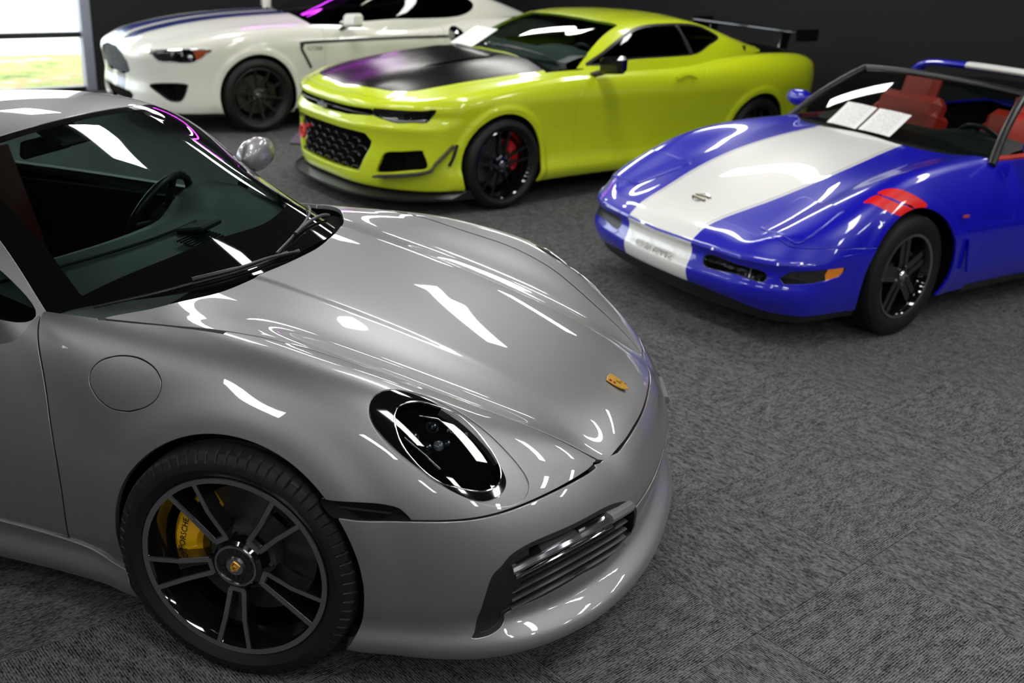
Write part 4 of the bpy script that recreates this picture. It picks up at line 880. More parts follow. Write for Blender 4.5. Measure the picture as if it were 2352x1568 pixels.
stang_roof = roof_fn(SRT, SRS)
# outlines on the three cars behind (x forward, |y|, z), metres
M_HL = [(0.863, 0.545, 0.723), (0.841, 0.589, 0.731), (0.75, 0.715, 0.734), (0.644, 0.814, 0.738), (0.554, 0.866, 0.747), (0.576, 0.847, 0.692), (0.613, 0.834, 0.656), (0.681, 0.785, 0.655), (0.765, 0.706, 0.644), (0.812, 0.634, 0.656), (0.856, 0.538, 0.676)]
M_OPEN = [(0.82, 0.632, 0.433), (0.737, 0.733, 0.454), (0.641, 0.818, 0.469), (0.623, 0.829, 0.448), (0.599, 0.846, 0.342), (0.695, 0.779, 0.316), (0.833, 0.614, 0.279), (0.858, 0.572, 0.285), (0.846, 0.599, 0.358)]
M_WING = [(0.848, 0.587, 0.272), (0.75, 0.723, 0.294), (0.599, 0.846, 0.33), (0.555, 0.866, 0.385), (0.489, 0.886, 0.451), (0.437, 0.898, 0.504)]
M_WINGS = [(0.456, 0.895, 0.357), (0.421, 0.9, 0.42), (0.398, 0.906, 0.505)]
M_HANDLE = [(-1.738, 0.907, 0.874), (-1.86, 0.899, 0.896), (-1.966, 0.914, 0.873)]
M_DOORF = [(-0.833, 0.745, 0.96), (-0.7, 0.915, 0.724), (-0.728, 0.883, 0.453), (-0.699, 0.915, 0.242)]
M_DOORR = [(-2.249, 0.632, 0.998), (-2.085, 0.922, 0.862), (-2.131, 0.922, 0.664), (-2.106, 0.905, 0.544)]
M_INS = [(0.709, -0.423, 0.857), (0.83, -0.052, 0.831), (0.843, 0.164, 0.828), (0.779, 0.419, 0.834), (0.604, 0.598, 0.843), (0.4, 0.73, 0.864), (0.142, 0.788, 0.888), (-0.174, 0.781, 0.92), (-0.505, 0.751, 0.95)]
M_SW = [(-0.9, 0.743, 0.977), (-1.063, 0.726, 1.075), (-1.264, 0.696, 1.173), (-1.442, 0.65, 1.238), (-1.66, 0.621, 1.27), (-2.045, 0.591, 1.273), (-2.447, 0.629, 1.191), (-2.479, 0.667, 1.148), (-2.302, 0.726, 1.097), (-2.102, 0.772, 1.036), (-1.772, 0.793, 1.024), (-1.323, 0.803, 1.018)]
V_LAMP = [(0.952, 0.354, 0.411), (0.943, 0.415, 0.428), (0.913, 0.56, 0.42), (0.859, 0.7, 0.414), (0.871, 0.702, 0.359), (0.919, 0.576, 0.368), (0.961, 0.382, 0.356)]
V_MARK = [(0.785, 0.793, 0.431), (0.522, 0.899, 0.457), (0.544, 0.894, 0.404), (0.803, 0.783, 0.364)]
V_AMB = [(0.615, 0.888, 0.456), (0.522, 0.899, 0.457), (0.541, 0.894, 0.403), (0.619, 0.884, 0.39)]
V_POP = [(0.409, 0.444, 0.686), (0.399, 0.55, 0.69), (0.448, 0.759, 0.702), (0.474, 0.769, 0.689), (0.71, 0.775, 0.569), (0.75, 0.688, 0.583), (0.728, 0.522, 0.575), (0.691, 0.506, 0.588)]
V_SEAM = [(0.819, -0.223, 0.568), (0.817, 0.059, 0.571), (0.804, 0.339, 0.567), (0.785, 0.564, 0.558), (0.783, 0.699, 0.556), (0.726, 0.785, 0.545)]
V_RUB = [(0.988, 0.023, 0.46), (0.958, 0.398, 0.452), (0.918, 0.588, 0.447), (0.826, 0.764, 0.452), (0.669, 0.862, 0.491), (0.326, 0.915, 0.516)]
V_H1 = [(0.232, 0.787, 0.777), (0.156, 0.788, 0.799), (0.086, 0.819, 0.793), (0.012, 0.845, 0.764), (-0.073, 0.872, 0.71), (0.034, 0.877, 0.702), (0.148, 0.847, 0.751)]
V_H2 = [(0.337, 0.791, 0.74), (0.246, 0.789, 0.772), (0.213, 0.826, 0.763), (0.13, 0.861, 0.732), (0.045, 0.878, 0.701), (0.122, 0.888, 0.672), (0.241, 0.863, 0.709), (0.309, 0.814, 0.741)]
V_DOORF = [(-0.678, 0.759, 0.859), (-0.633, 0.813, 0.772), (-0.596, 0.855, 0.664), (-0.598, 0.878, 0.547)]
V_STN = [(0.972, 0.24, 0.25), (0.967, 0.281, 0.382), (0.801, 0.315, 0.57), (0.469, 0.357, 0.673), (0.161, 0.327, 0.761), (-0.139, 0.291, 0.83), (-0.499, 0.252, 0.893)]
V_STF = [(0.947, -0.318, 0.227), (0.967, -0.264, 0.392), (0.955, -0.214, 0.492), (0.817, -0.244, 0.567), (0.533, -0.349, 0.653), (0.212, -0.461, 0.744), (-0.205, -0.462, 0.835), (-0.547, -0.399, 0.889)]
S_HL = [(0.924, 0.653, 0.742), (0.864, 0.71, 0.758), (0.657, 0.845, 0.774), (0.435, 0.917, 0.774), (0.491, 0.907, 0.721), (0.589, 0.879, 0.658), (0.753, 0.811, 0.65), (0.856, 0.747, 0.653), (0.902, 0.707, 0.698)]
S_FOG = [(0.932, 0.649, 0.427), (0.901, 0.684, 0.461), (0.674, 0.837, 0.471), (0.653, 0.848, 0.425), (0.706, 0.83, 0.315), (0.798, 0.781, 0.308), (0.871, 0.726, 0.365)]
S_GR = [(1.043, -0.31, 0.737), (1.042, 0.361, 0.729), (1.002, 0.554, 0.644), (0.988, 0.563, 0.572), (1.021, 0.446, 0.538), (1.053, 0.133, 0.553)]
S_STR = [(-0.544, 0.909, 0.583), (-0.492, 0.92, 0.675), (-0.44, 0.929, 0.766), (-0.454, 0.928, 0.794), (-0.498, 0.923, 0.821), (-1.255, 0.909, 0.844), (-1.732, 0.906, 0.854), (-2.161, 0.917, 0.859)]
S_DOORF = [(-0.785, 0.731, 0.975), (-0.699, 0.895, 0.887), (-0.704, 0.917, 0.723), (-0.729, 0.909, 0.627)]
# ------------------------------------------------------------------ yellow-green muscle coupe
def mirror_xy(q): return np.vstack([q, (np.array(q) * [1, -1])[::-1]])
def put(root, o): o.parent = root; return o
def half_mesh(F, lo, hi, h, near=None):
    m = Msh(*isosurface(F, lo, hi, h))
    if near is not None: m = m.refine(F, near)
    return m.clip(lambda p: p[:, 1])
def arch_fn(arches): return lambda p: np.minimum.reduce([np.hypot(p[:, 0] - a, p[:, 2] - z) - R for a, z, R in arches])
def yz(poly, xmin): return lambda p: np.where(p[:, 0] > xmin, poly_sd(poly, p[:, 1], p[:, 2]), -.5)
def xy(poly, zmin): return lambda p: np.where(p[:, 2] > zmin, poly_sd(poly, p[:, 0], p[:, 1]), -.5)
def core_mesh(root, F, cab, arches, lo, hi, extra=None):
    def core(p):
        x, s, z = p[:, 0], np.abs(p[:, 1]), p[:, 2]; f = F(p) + .03
        cabin = np.maximum.reduce([np.abs(x - cab[0]) - cab[1], s - .72, .32 - z]); w = np.maximum(np.minimum.reduce([np.hypot(x - a, z - c) - R - .015 for a, c, R in arches]), .56 - s)
        L = [f, -cabin, -w]
        if extra: L.append(-extra(x, s, z))
        return np.maximum.reduce(L)
    mk('inner_structure', Msh(*isosurface(core, lo, hi, .04)), void_black, root)
def surf(F, P, n=6, off=0., closed=False):
    q, nn = project(F, smooth_line(P, n, closed), 4); return q + nn * off, nn
def strip(F, P, w, off, th=.002, n=6):
    """flat ribbon of width w lying on F along P"""
    q, nn = surf(F, P, n); t = np.gradient(q, axis=0); s = np.cross(nn, t); s /= np.linalg.norm(s, axis=1, keepdims=True); v = []
    for a, c, d in zip(q, nn, s): v += [a - d * w / 2 + c * off, a - d * w / 2 + c * (off + th), a + d * w / 2 + c * (off + th), a + d * w / 2 + c * off]
    return MB().add(v, [(i * 4 + j, i * 4 + (j + 1) % 4, i * 4 + 4 + (j + 1) % 4, i * 4 + 4 + j) for i in range(len(q) - 1) for j in range(4)] + [(3, 2, 1, 0)] + [tuple(len(v) - 4 + j for j in range(4))])
def flip(mb): mb.v = [(a, -b, c) for a, b, c in mb.v]; mb.f = [f[::-1] for f in mb.f]; return mb
def mirror_house(root, c, sg, m, size=(.10, .20, .13), stalk=None):
    mv = MB().box((0, 0, 0), size, None, min(size) * .28); mv.v = [(c[0] + v[0] - .25 * v[1] * sg, c[1] * sg + v[1], c[2] + v[2] + (v[1] * sg) * .12) for v in mv.v]; o = mv.build('door_mirror', m, root, 60)
    MB().tube([(c[0] + .04, sg * (c[1] - .20), c[2] - .10), (c[0] + .02, sg * (c[1] - .06), c[2] - .05)], [.02, .024], 8).build('mirror_stalk', satin_black, o, 60)
def cabin_set(root, dash, wheel_c, seats, seatm, dashm, rad=.18, floor=True):
    x0, z0, hw = dash; dp = [(0, 0), (-.12, .035), (-.30, .06), (-.40, .03), (-.42, -.08), (-.38, -.30), (0, -.30)]
    ys = np.linspace(-hw, hw, 13); v = [(x0 + a - .12 * (y / hw) ** 2, y, z0 + b + (.04 * math.exp(-((y - wheel_c[1]) / .2) ** 4) if b > .02 else 0)) for y in ys for a, b in dp]; m = len(dp)
    raw('dashboard', v, [(i * m + j, i * m + (j + 1) % m, (i + 1) * m + (j + 1) % m, (i + 1) * m + j) for i in range(12) for j in range(m)], dashm, root, 50)
    sc = np.array(wheel_c); ax = np.array([-.90, 0, .43]); ax /= np.linalg.norm(ax); e1 = np.array([0, 1., 0]); e2 = np.cross(ax, e1)
    st = MB().tube([sc + rad * (math.cos(t) * e1 + math.sin(t) * e2) for t in np.linspace(0, 2 * np.pi, 33)], .014, 8, False)
    for t in (0, math.pi, -math.pi / 2): st.tube([sc + .04 * (math.cos(t) * e1 + math.sin(t) * e2), sc + rad * (math.cos(t) * e1 + math.sin(t) * e2)], .013, 6)
    st.tube([sc - ax * .06, sc + ax * .01], [.05, .055], 12).build('steering_wheel', satin_black, root, 60)
    for (sx, sy, sz) in seats:
        b = MB().box((sx + .28, sy, sz), (.52, .50, .16), roty(.1), .05).box((sx, sy, sz + .34), (.15, .50, .58), roty(-.32), .05).box((sx - .13, sy, sz + .66), (.10, .28, .20), roty(-.25), .04)
        b.box((sx + .0, sy - .22, sz + .30), (.20, .09, .46), roty(-.32), .035).box((sx + .0, sy + .22, sz + .30), (.20, .09, .46), roty(-.32), .035).build('seat', seatm, root, 50)

def build_muscle(pose):
    root = thing('muscle_coupe', 'yellow-green coupe with matte black hood behind the silver car', 'car', (pose[0], pose[1], 0), pose[2])
    lime = paint('lime_paint', (.56, .68, .010), .0, .35); A = ((0, .333, .37), (-2.811, .34, .375)); arch = arch_fn(A)
    hl = plane_sd(M_HL, 4); opn = plane_sd(M_OPEN, 4)
    slot = yz(mirror_xy_y([(.0, .708), (.30, .712), (.535, .724), (.54, .675), (.30, .652), (.0, .645)]), .6)
    gril = yz(mirror_xy_y([(0, .556), (.40, .557), (.50, .552), (.545, .50), (.53, .45), (.43, .262), (.0, .25)]), .6)
    ins_p = smooth_line([(.835, 0), (.832, .144), (.79, .37), (.62, .60), (.40, .685), (.13, .715), (-.18, .725), (-.50, .715), (-.56, .5), (-.50, .2), (-.48, 0)], 5, False); ins = xy(mirror_xy(ins_p[1:-1]), .6)
    hood_p = np.vstack([[(.90, 0), (.895, .2), (.86, .42), (.77, .60), (.62, .70), (.40, .745), (.1, .765), (-.5, .765), (-.52, .5), (-.44, .2), (-.43, 0)]]); hood = xy(mirror_xy(hood_p[1:-1]), .6)
    near = lambda V: (np.minimum.reduce([np.abs(g(V)) for g in (hl, opn, slot, gril, ins, arch)]) < .022)
    H = half_mesh(muscle_body, (-3.95, -.04, .1), (1.02, 1.06, 1.16), .019, near); G = .0042
    cab = lambda p: np.maximum(muscle_roof(p), .93 - p[:, 2]); side = H.clip(arch).clip(lambda p: p[:, 2] - .175)
    pair = lambda name, M, m, lip=True: [mk(name, q.lip(.012, .003) if lip else q, m, root) for q in (M.mirror(), M)]
    hp = H.clip(lambda p: hood(p) - G).clip(cab); mk('hood', hp.clip(lambda p: -ins(p)).both().lip(.01, .003), lime, root)
    mk('hood_insert', hp.clip(ins).both().offset(.001), mat('hood_satin_black', (.006, .0055, .006), .24, spec=.14), root)
    cw = H.clip(lambda p: -hood(p)).clip(cab).clip(lambda p: np.minimum(-.3 - p[:, 0], .76 - np.abs(p[:, 1]))).clip(lambda p: p[:, 0] + 1.2); pair('cowl_panel', cw.offset(-.015).parts()[0], satin_black, False)
    b_cut = lambda p: np.maximum(np.where(p[:, 0] > .1, Sp((.2, .60), (.45, .60), (.56, .66), (.60, .80), (.7, .9))(p[:, 0]) - p[:, 2], -1), p[:, 0] - .78)
    body = side.clip(lambda p: -hood(p) - G).clip(cab).clip(lambda p: -(np.minimum(-.3 - p[:, 0], .76 - np.abs(p[:, 1]))) if False else np.maximum(p[:, 0] + .5, np.abs(p[:, 1]) - .765))
    dl, dr = Sp((.24, -.705), (.455, -.72), (.723, -.702), (.96, -.80)), Sp((.5, -2.10), (.664, -2.132), (.862, -2.089), (.997, -2.18))
    fe = body.clip(lambda p: p[:, 0] - dl(p[:, 2]) - G)
    pair('front_fender', fe.clip(lambda p: -b_cut(p) - G).clip(lambda p: -hl(p)), lime)
    bm = fe.clip(lambda p: b_cut(p) - G)
    for g in (hl, opn, slot, gril): bm = bm.clip(lambda p, g=g: -g(p))
    mk('front_bumper', bm.both().lip(.03, .004), lime, root)
    pair('door', body.clip(lambda p: dl(p[:, 2]) - p[:, 0] - G).clip(lambda p: p[:, 0] - dr(p[:, 2]) - G), lime)
    mk('rear_quarter', body.clip(lambda p: dr(p[:, 2]) - p[:, 0] - G).both().lip(.012, .003), lime, root)
    rk = H.clip(arch).clip(lambda p: .175 - p[:, 2]); mk('rocker_trim', rk.both().offset(-.006), satin_black, root)
    # front openings
    rec = H.clip(lambda p: np.maximum.reduce([slot(p), gril(p), opn(p)])); mk('grille_recess', rec.both().offset(-.06), void_black, root)
    blk = mat('grille_black', (.010, .010, .012), .22); gm = MB()
    for r in range(7):
        for c in range(-5, 6):
            y0, z0 = c * .125 + (.0625 if r % 2 else 0), .275 + r * .05
            hexa = [(y0 - .05, z0), (y0 - .025, z0 + .024), (y0 + .025, z0 + .024), (y0 + .05, z0)]
            pts = np.array([(m_xb(abs(y)) - .03, y, z) for y, z in hexa]); 
            if (gril(pts) > .004).all():
                gm = MB(); gm.tube(pts, .007, 6, True, ((1, 0, 0), 1.8)); gm.build('grille_bar', blk, root, 60)
    MB().tube([(m_xb(abs(y)) - .02, y, .68 ) for y in np.linspace(-.52, .52, 15)], .006, 6).build('slot_bar', blk, root, 60)
    e = MB(); e.box((.966, 0, .682), (.012, .14, .028), None, .004).box((.967, 0, .682), (.012, .055, .048), None, .004); e.build('bow_tie_emblem', chrome, root)
    rg = MB().tube([(.985, -.275 + .032 * math.cos(t), .44 + .045 * math.sin(t)) for t in np.linspace(0, 2 * np.pi, 25)], .013, 8, False); rg.tube([(.86, -.275, .47), (.955, -.275, .475)], .013, 8).build('tow_hook', mat('tow_red', (.62, .03, .04), .35), root, 60)
    lens = glass('lamp_glass', (.75, .77, .78)); hm = H.clip(hl)
    for q, sg in ((hm.mirror(), -1), (hm, 1)):
        o = mk('headlight', q.offset(-.045), mat('lamp_black', (.015, .015, .016), .3), root); mk('lens_cover', q.offset(-.003), lens, o); mk('lamp_frame', q.clip(lambda p: -(hl(p) - .008)).lip(.05, .002), blk, o)
        P, nn = surf(muscle_body, [(.835, .585, .668), (.76, .70, .662), (.68, .785, .668), (.62, .83, .675)], 5, -.018); MB().tube(P * [1, sg, 1], .009, 6).build('light_bar', mat('light_bar', (.55, .56, .58), .25), o, 60)
        P, nn = surf(muscle_body, [(.80, .63, .70), (.70, .75, .712)], 3, -.03); MB().tube(P * [1, sg, 1], .016, 8).build('projector', mat('led_module', (.25, .27, .3), .15, .8), o, 60)
    for sg in (-1, 1):
        f = (lambda m: m) if sg > 0 else flip
        P, nn = surf(muscle_body, M_WING, 4, 0); v = []
        for i, (p, n) in enumerate(zip(P, nn)):
            n = np.array([n[0], n[1], 0]); n /= np.linalg.norm(n); t = i / (len(P) - 1); w = .085 * (1 - .45 * t); v += [p - n * .02, p + n * w + [0, 0, .004], p + n * w - [0, 0, .010], p - n * .02 - [0, 0, .016]]
        W = MB().add(v, [(i * 4 + j, i * 4 + (j + 1) % 4, i * 4 + 4 + (j + 1) % 4, i * 4 + 4 + j) for i in range(len(P) - 1) for j in range(4)] + [(3, 2, 1, 0), tuple(len(v) - 4 + j for j in range(4))]); f(W).build('dive_plane', mat('wing_grey', (.035, .035, .037), .4), root, 40)
        f(strip(muscle_body, M_WINGS, .02, .002, .012)).build('dive_plane_fence', satin_black, root)
        f(strip(muscle_body, M_HANDLE, .028, .012, .014)).build('door_handle', lime, root, 40)
        mirror_house(root, (-.92, 1.03, 1.02), sg, gloss_black)
    # splitter
    sp = []; n = 25
    for i, y in enumerate(np.linspace(-.93, .93, n)):
        x = m_xb(abs(y)) + .05 - .02 * (abs(y) > .8); sp += [(x, y, .125), (x, y, .108), (x - .30, y, .108), (x - .16, y, .175)]
    MB().add(sp, [(i * 4 + j, i * 4 + (j + 1) % 4, i * 4 + 4 + (j + 1) % 4, i * 4 + 4 + j) for i in range(n - 1) for j in range(4)] + [(3, 2, 1, 0), tuple(len(sp) - 4 + j for j in range(4))]).build('front_splitter', mat('carbon_black', (.010, .010, .011), .3), root, 30)
    # hood scoop and wipers
    MB().add([(x, y, float(MT(np.array([x]), np.array([abs(y)]))[0]) + z) for x, y, z in ((.30, -.30, .0), (.30, .30, .0), (.10, .34, .009), (.10, -.34, .009), (-.25, .34, .009), (-.25, -.34, .009), (-.40, .3, .0), (-.40, -.3, 0))], [(0, 1, 2, 3), (3, 2, 4, 5), (5, 4, 6, 7), (1, 6, 4, 2), (0, 3, 5, 7)]).build('hood_scoop', mat('scoop_carbon', (.014, .013, .013), .18, coat=.6), root, 25)
    # greenhouse
    R = Msh(*isosurface(muscle_roof, (-3.6, -.04, .86), (-.1, .9, 1.40), .025)).clip(lambda p: p[:, 1]).clip(lambda p: muscle_body(p) + .012)
    wp = np.vstack([smooth_line([(-1.30, 0), (-1.32, .3), (-1.38, .54)], 4, False), smooth_line([(-1.36, .575), (-1.1, .645), (-.84, .72), (-.5, .80)], 4, False), [(.2, .8)]]); ws = xy(mirror_xy(wp[1:]), .5)
    swq = np.array(M_SW)[:, [0, 2]]; swq = np.vstack([swq[:6], [(-2.30, 1.25)], swq[6:]]); sw = lambda p: np.where(np.abs(p[:, 1]) > .45, poly_sd(smooth_line(swq, 3), p[:, 0], p[:, 2]), -.3)
    rw = xy(mirror_xy(np.array([(-2.55, .0), (-2.58, .45), (-2.7, .55), (-3.25, .5), (-3.3, .0)])[1:-1]), 1.0)
    R = R.refine(muscle_roof, lambda V: np.minimum(np.abs(ws(V)), np.abs(sw(V))) < .03)
    mk('roof', R.clip(lambda p: -ws(p)).clip(lambda p: -sw(p)).clip(lambda p: -rw(p)).both().lip(.02, .003), lime, root)
    cg = glass('car_glass', (.42, .52, .48)); mk('windshield', R.clip(ws).both().offset(-.003), cg, root); mk('rear_window', R.clip(rw).both().offset(-.003), glass('dark_glass', (.08, .09, .09)), root)
    S_ = R.clip(sw); dk = glass('dark_glass', (.08, .09, .09))
    for q in (S_.mirror(), S_):
        o = mk('side_window', q.offset(-.006), dk, root); mk('window_trim', q.clip(lambda p: -(sw(p) - .016)).offset(-.002).lip(.01, .001), satin_black, o)
    for sg in (-1, 1):
        P = project(muscle_roof, np.array([(-2.04, .78, 1.04), (-2.0, .72, 1.13), (-1.97, .62, 1.26)]), 3)[0]; MB().tube(P * [1, sg, 1], .016, 6).build('window_pillar', satin_black, root, 60)
    core_mesh(root, muscle_body, (-1.75, 1.10), A, (-3.9, -1.0, .12), (1.0, 1.0, 1.14), lambda x, s, z: np.maximum.reduce([.70 - x, np.abs(z - .45) - .28]))
    cabin_set(root, (-.62, 1.0, .70), (-1.25, .38, .93), [(-2.0, -.38, .52), (-2.0, .38, .52)], matte_black, mat('dash_grey', (.020, .028, .026), .55))
    MB().box((-1.75, 0, .34), (2.2, 1.4, .02)).box((-2.85, 0, .7), (.02, 1.3, .75)).box((-1.5, -.74, .65), (1.7, .02, .62)).box((-1.5, .74, .65), (1.7, .02, .62)).build('cabin_lining', void_black, root)
    for pts in ([(-.62, -.35, 1.04), (-.58, .0, 1.045), (-.62, .30, 1.035)], [(-.60, .1, 1.045), (-.66, .45, 1.02), (-.72, .62, .99)]):
        P, nn = surf(muscle_roof, pts, 5, .012); MB().tube(P, .007, 6).build('wiper_blade', satin_black, root, 60)
    # rear wing, tail
    w = MB(); w.box((-3.70, 0, 1.165), (.30, 1.30, .03), roty(-.08), .01)
    wing = w.build('rear_wing', gloss_black, root, 40)
    for sg in (-1, 1): MB().box((-3.70, sg * .655, 1.15), (.32, .018, .11), None, .004).build('wing_end_plate', gloss_black, wing, 40); MB().box((-3.64, sg * .45, 1.09), (.12, .02, .16), roty(-.2), .004).build('wing_strut', gloss_black, wing, 40)
    for sg in (-1, 1): MB().box((-3.80, sg * .52, .86), (.06, .36, .11), rotz(sg * .12), .02).build('tail_lamp', mat('tail_red', (.18, .006, .006), .15, coat=1), root, 40)
    red = mat('caliper_red', (.55, .012, .012), .4, coat=.4)
    for ax_, R_, W_ in ((0, .333, .300), (-2.811, .338, .320)):
        for sd in (-1, 1): wheel(root, (ax_, sd * (.955 - W_ / 2), R_), sd, R_, W_, .244, 'tw5', 18, .02 if ax_ == 0 else 0, red, 160 if ax_ == 0 else 20)
    return root
def mirror_xy_y(q):
    q = np.array(q); return np.vstack([q, (q * [-1, 1])[::-1]])
muscle = build_muscle((-1.4746, 4.8364, 4.0674))
# ------------------------------------------------------------------ blue open-top car with a white stripe
def build_vette(pose):
    root = thing('open_top_sports_car', 'blue open-top sports car with wide white stripe and red seats', 'car', (pose[0], pose[1], 0), pose[2])
    blue = paint('royal_blue_paint', (.002, .0015, .42), .0, .35); white = paint('stripe_white', (.74, .74, .72), 0, .35); redp = paint('hash_red', (.70, .006, .008), 0, .35)
    A = ((0, .33, .375), (-2.443, .34, .385)); arch = arch_fn(A)
    st_w = Sp((-3.5, .30), (-1.5, .31), (-.5, .315), (-.15, .36), (.2, .375), (.5, .345), (.8, .285), (.98, .268), (1.1, .265))
    stripe = lambda p: st_w(p[:, 0]) - np.abs(p[:, 1])
    lamp, mkr, amb, pop, h1, h2 = plane_sd(V_LAMP, 3), plane_sd(V_MARK, 2), plane_sd(V_AMB, 2), plane_sd(V_POP, 3), plane_sd(V_H1, 4), plane_sd(V_H2, 4)
    seam = Even((0, .815), (.3, .808), (.56, .79), (.70, .775), (.78, .74), (.9, .6))
    plate = yz(mirror_xy_y([(0, .447), (.19, .443), (.205, .43), (.205, .28), (.19, .265), (0, .262)]), .6)
    cow = Even((0, -.53), (.3, -.51), (.55, -.60), (.72, -.72), (.8, -.8))
    hood = lambda p: np.minimum.reduce([seam(np.abs(p[:, 1])) - p[:, 0], p[:, 0] - cow(np.abs(p[:, 1])), p[:, 2] - .55 + .25 * sstep(-.3, -.6, p[:, 0]) * 0, .815 - np.abs(p[:, 1]) + 10 * 0])
    zs = Sp((-1., .56), (.3, .535), (.45, .545), (.6, .55), (.74, .545), (1.1, .52))
    clam = lambda p: np.minimum.reduce([seam(np.abs(p[:, 1])) - p[:, 0], p[:, 0] - cow(np.abs(p[:, 1])), p[:, 2] - zs(p[:, 0])])
    near = lambda V: np.minimum.reduce([np.abs(g(V)) for g in (lamp, mkr, pop, h1, h2, stripe, arch, plate)]) < .02
    H = half_mesh(vette_body, (-3.62, -.04, .08), (1.08, 1.0, 1.06), .019, near); G = .003; side = H.clip(arch)
    pair = lambda name, M, m, lip=True, parent=None: [mk(name, q.lip(.012, .003) if lip else q, m, root) for q in (M.mirror(), M)]
    hd = side.clip(lambda p: clam(p) - G)
    hash_ = lambda p: np.maximum(h1(p), h2(p))
    hb = hd.clip(lambda p: -pop(p) - G).clip(lambda p: -stripe(p)); mk('clamshell_hood', hb.clip(lambda p: -np.where(p[:, 1] > 0, hash_(p), -1)).join(hb.mirror()).lip(.012, .003), blue, root)
    mk('hood_stripe', hd.clip(stripe).both().lip(.012, .003), white, root)
    mk('fender_hash', hd.clip(h1).clip(lambda p: -h2(p) - .010), redp, root, 'red hash mark on fender'); mk('fender_hash', hd.clip(h2), redp, root, 'red hash mark on fender')
    pm = hd.clip(lambda p: pop(p) - .004)
    for q in (pm.mirror(), pm): mk('headlight_cover', q.offset(.007).lip(.016, .009), blue, root)
    for sg in (-1, 1):
        q, nn = project(vette_body, smooth_line(V_POP, 3), 3); q = (q + nn * .002) * [1, sg, 1]; MB().tube(np.vstack([q, q[:2]]), .0055, 8, False).build('cover_highlight_bead', blue, root, 180)  # raised bead added along the cover outline to catch highlights
    pinm = mat('pinstripe', (.22, .24, .34), .3, coat=1)
    for sg in (-1, 1):
        P = [(x, float(st_w(x)) - .018, float(VT(np.array([x]), np.array([float(st_w(x)) - .018]))[0])) for x in np.linspace(-.46, .93, 24)]; q, nn = project(vette_body, np.array(P), 3)
        MB().tube((q + nn * .0002) * [1, sg, 1], .0028, 6, flat=((0, 0, 1), .35)).build('stripe_outline', pinm, root, 60)
    # bumper cover
    zcut = lambda p: .248 - .05 * sstep(.25, .9, np.abs(p[:, 1]))
    zl = Sp((-1., .20), (.3, .20), (1.1, .215)); fr = side.clip(lambda p: p[:, 0] - .2).clip(lambda p: -clam(p) - G).clip(lambda p: p[:, 2] - zcut(p))
    bc = fr
    for g in (lamp, mkr): bc = bc.clip(lambda p, g=g: -g(p))
    mk('front_bumper', bc.clip(lambda p: -stripe(p)).join(bc.clip(lambda p: -stripe(p)).mirror()).lip(.02, .003), blue, root)
    bs = bc.clip(stripe); mk('bumper_stripe', bs.clip(lambda p: -plate(p) - .001).both().lip(.006, .002), white, root); pl = mk('plate_panel', bs.clip(lambda p: plate(p) - .001).both().offset(.001).lip(.006, .002), white, root)
    text_obj('embossed_lettering', 'CORVETTE', .062, white, root, frame((1.0005, 0, .35), (0, 1, 0), (0, 0, 1), (1, 0, 0)), .0035)
    ad = H.clip(arch).clip(lambda p: zcut(p) - p[:, 2]).clip(lambda p: p[:, 0] - .2); mk('air_dam', ad.both().offset(-.008), satin_black, root)
    rb = strip(vette_body, [(.988, .0, .462), (.955, .392, .462), (.925, .586, .462), (.83, .761, .466), (.667, .866, .495), (.40, .912, .515)], .012, -.002, .005); rb.build('rub_strip', blue, root, 60); flip(strip(vette_body, [(.988, .0, .462), (.955, .392, .462), (.925, .586, .462), (.83, .761, .466), (.667, .866, .495), (.40, .912, .515)], .012, -.002, .005)).build('rub_strip', blue, root, 60)
    smoke = mat('smoked_lens', (.012, .012, .013), .08, coat=1); clear = glass('lamp_glass', (.75, .77, .78))
    lm, mm = H.clip(lamp), H.clip(mkr)
    for q, r, sg in ((lm.mirror(), mm.mirror(), -1), (lm, mm, 1)):
        o = mk('front_lamp', q.offset(-.035), mat('lamp_chrome', (.16, .17, .18), .2, .6), root); mk('lamp_lens', q.offset(-.002), clear, o); mk('lamp_frame', q.clip(lambda p: -(lamp(p) - .003)).lip(.03, .001), satin_black, o)
        P, nn = surf(vette_body, [(.905, .635, .418), (.91, .64, .372)], 2, -.012); MB().tube(P * [1, sg, 1], .006, 6).build('lamp_divider', chrome, o, 60)
        o = mk('side_marker', r.clip(lambda p: -amb(p)).offset(-.004).lip(.01, .001), smoke, root); mk('amber_lens', r.clip(amb).offset(-.003).lip(.01, .001), mat('amber_plastic', (.75, .22, .01), .15, coat=1), o)
    # emblem on the stripe
    ez = np.array([.25, 0, .97]); ez /= np.linalg.norm(ez); ex = np.array([0, 1., 0]); ey = np.cross(ez, ex); c = project(vette_body, np.array([[.70, .0, .62]]), 4)[0][0] + ez * .002
    MB().tube([c + .045 * (math.cos(t) * ex + math.sin(t) * ey) for t in np.linspace(0, 2 * np.pi, 29)], .0035, 6, False).build('round_emblem', chrome, root, 60)
    for k, sgn in ((0, 1), (1, -1)): MB().tube([c + (-.055 * ex + .012 * ey * sgn), c + (.055 * ex + .022 * ey * sgn)], .006, 6).build('crossed_flag', mat('emblem_dark', (.10, .09, .03), .3, .7), root, 60)
    # sides
    dl = Sp((.2, -.60), (.55, -.598), (.664, -.596), (.772, -.633), (.86, -.678), (.95, -.72)); dr = -1.62
    sd_ = side.clip(lambda p: .2 - p[:, 0]).clip(lambda p: -clam(p) - G)
    fm = sd_.clip(lambda p: p[:, 0] - dl(p[:, 2]) - G).clip(lambda p: p[:, 0] - cow(np.abs(p[:, 1])) + .0 * p[:, 0] if False else np.maximum(zs(p[:, 0]) - p[:, 2], np.abs(p[:, 1]) - .74)); pair('front_fender', fm.clip(lambda p: p[:, 2] - .17), blue)
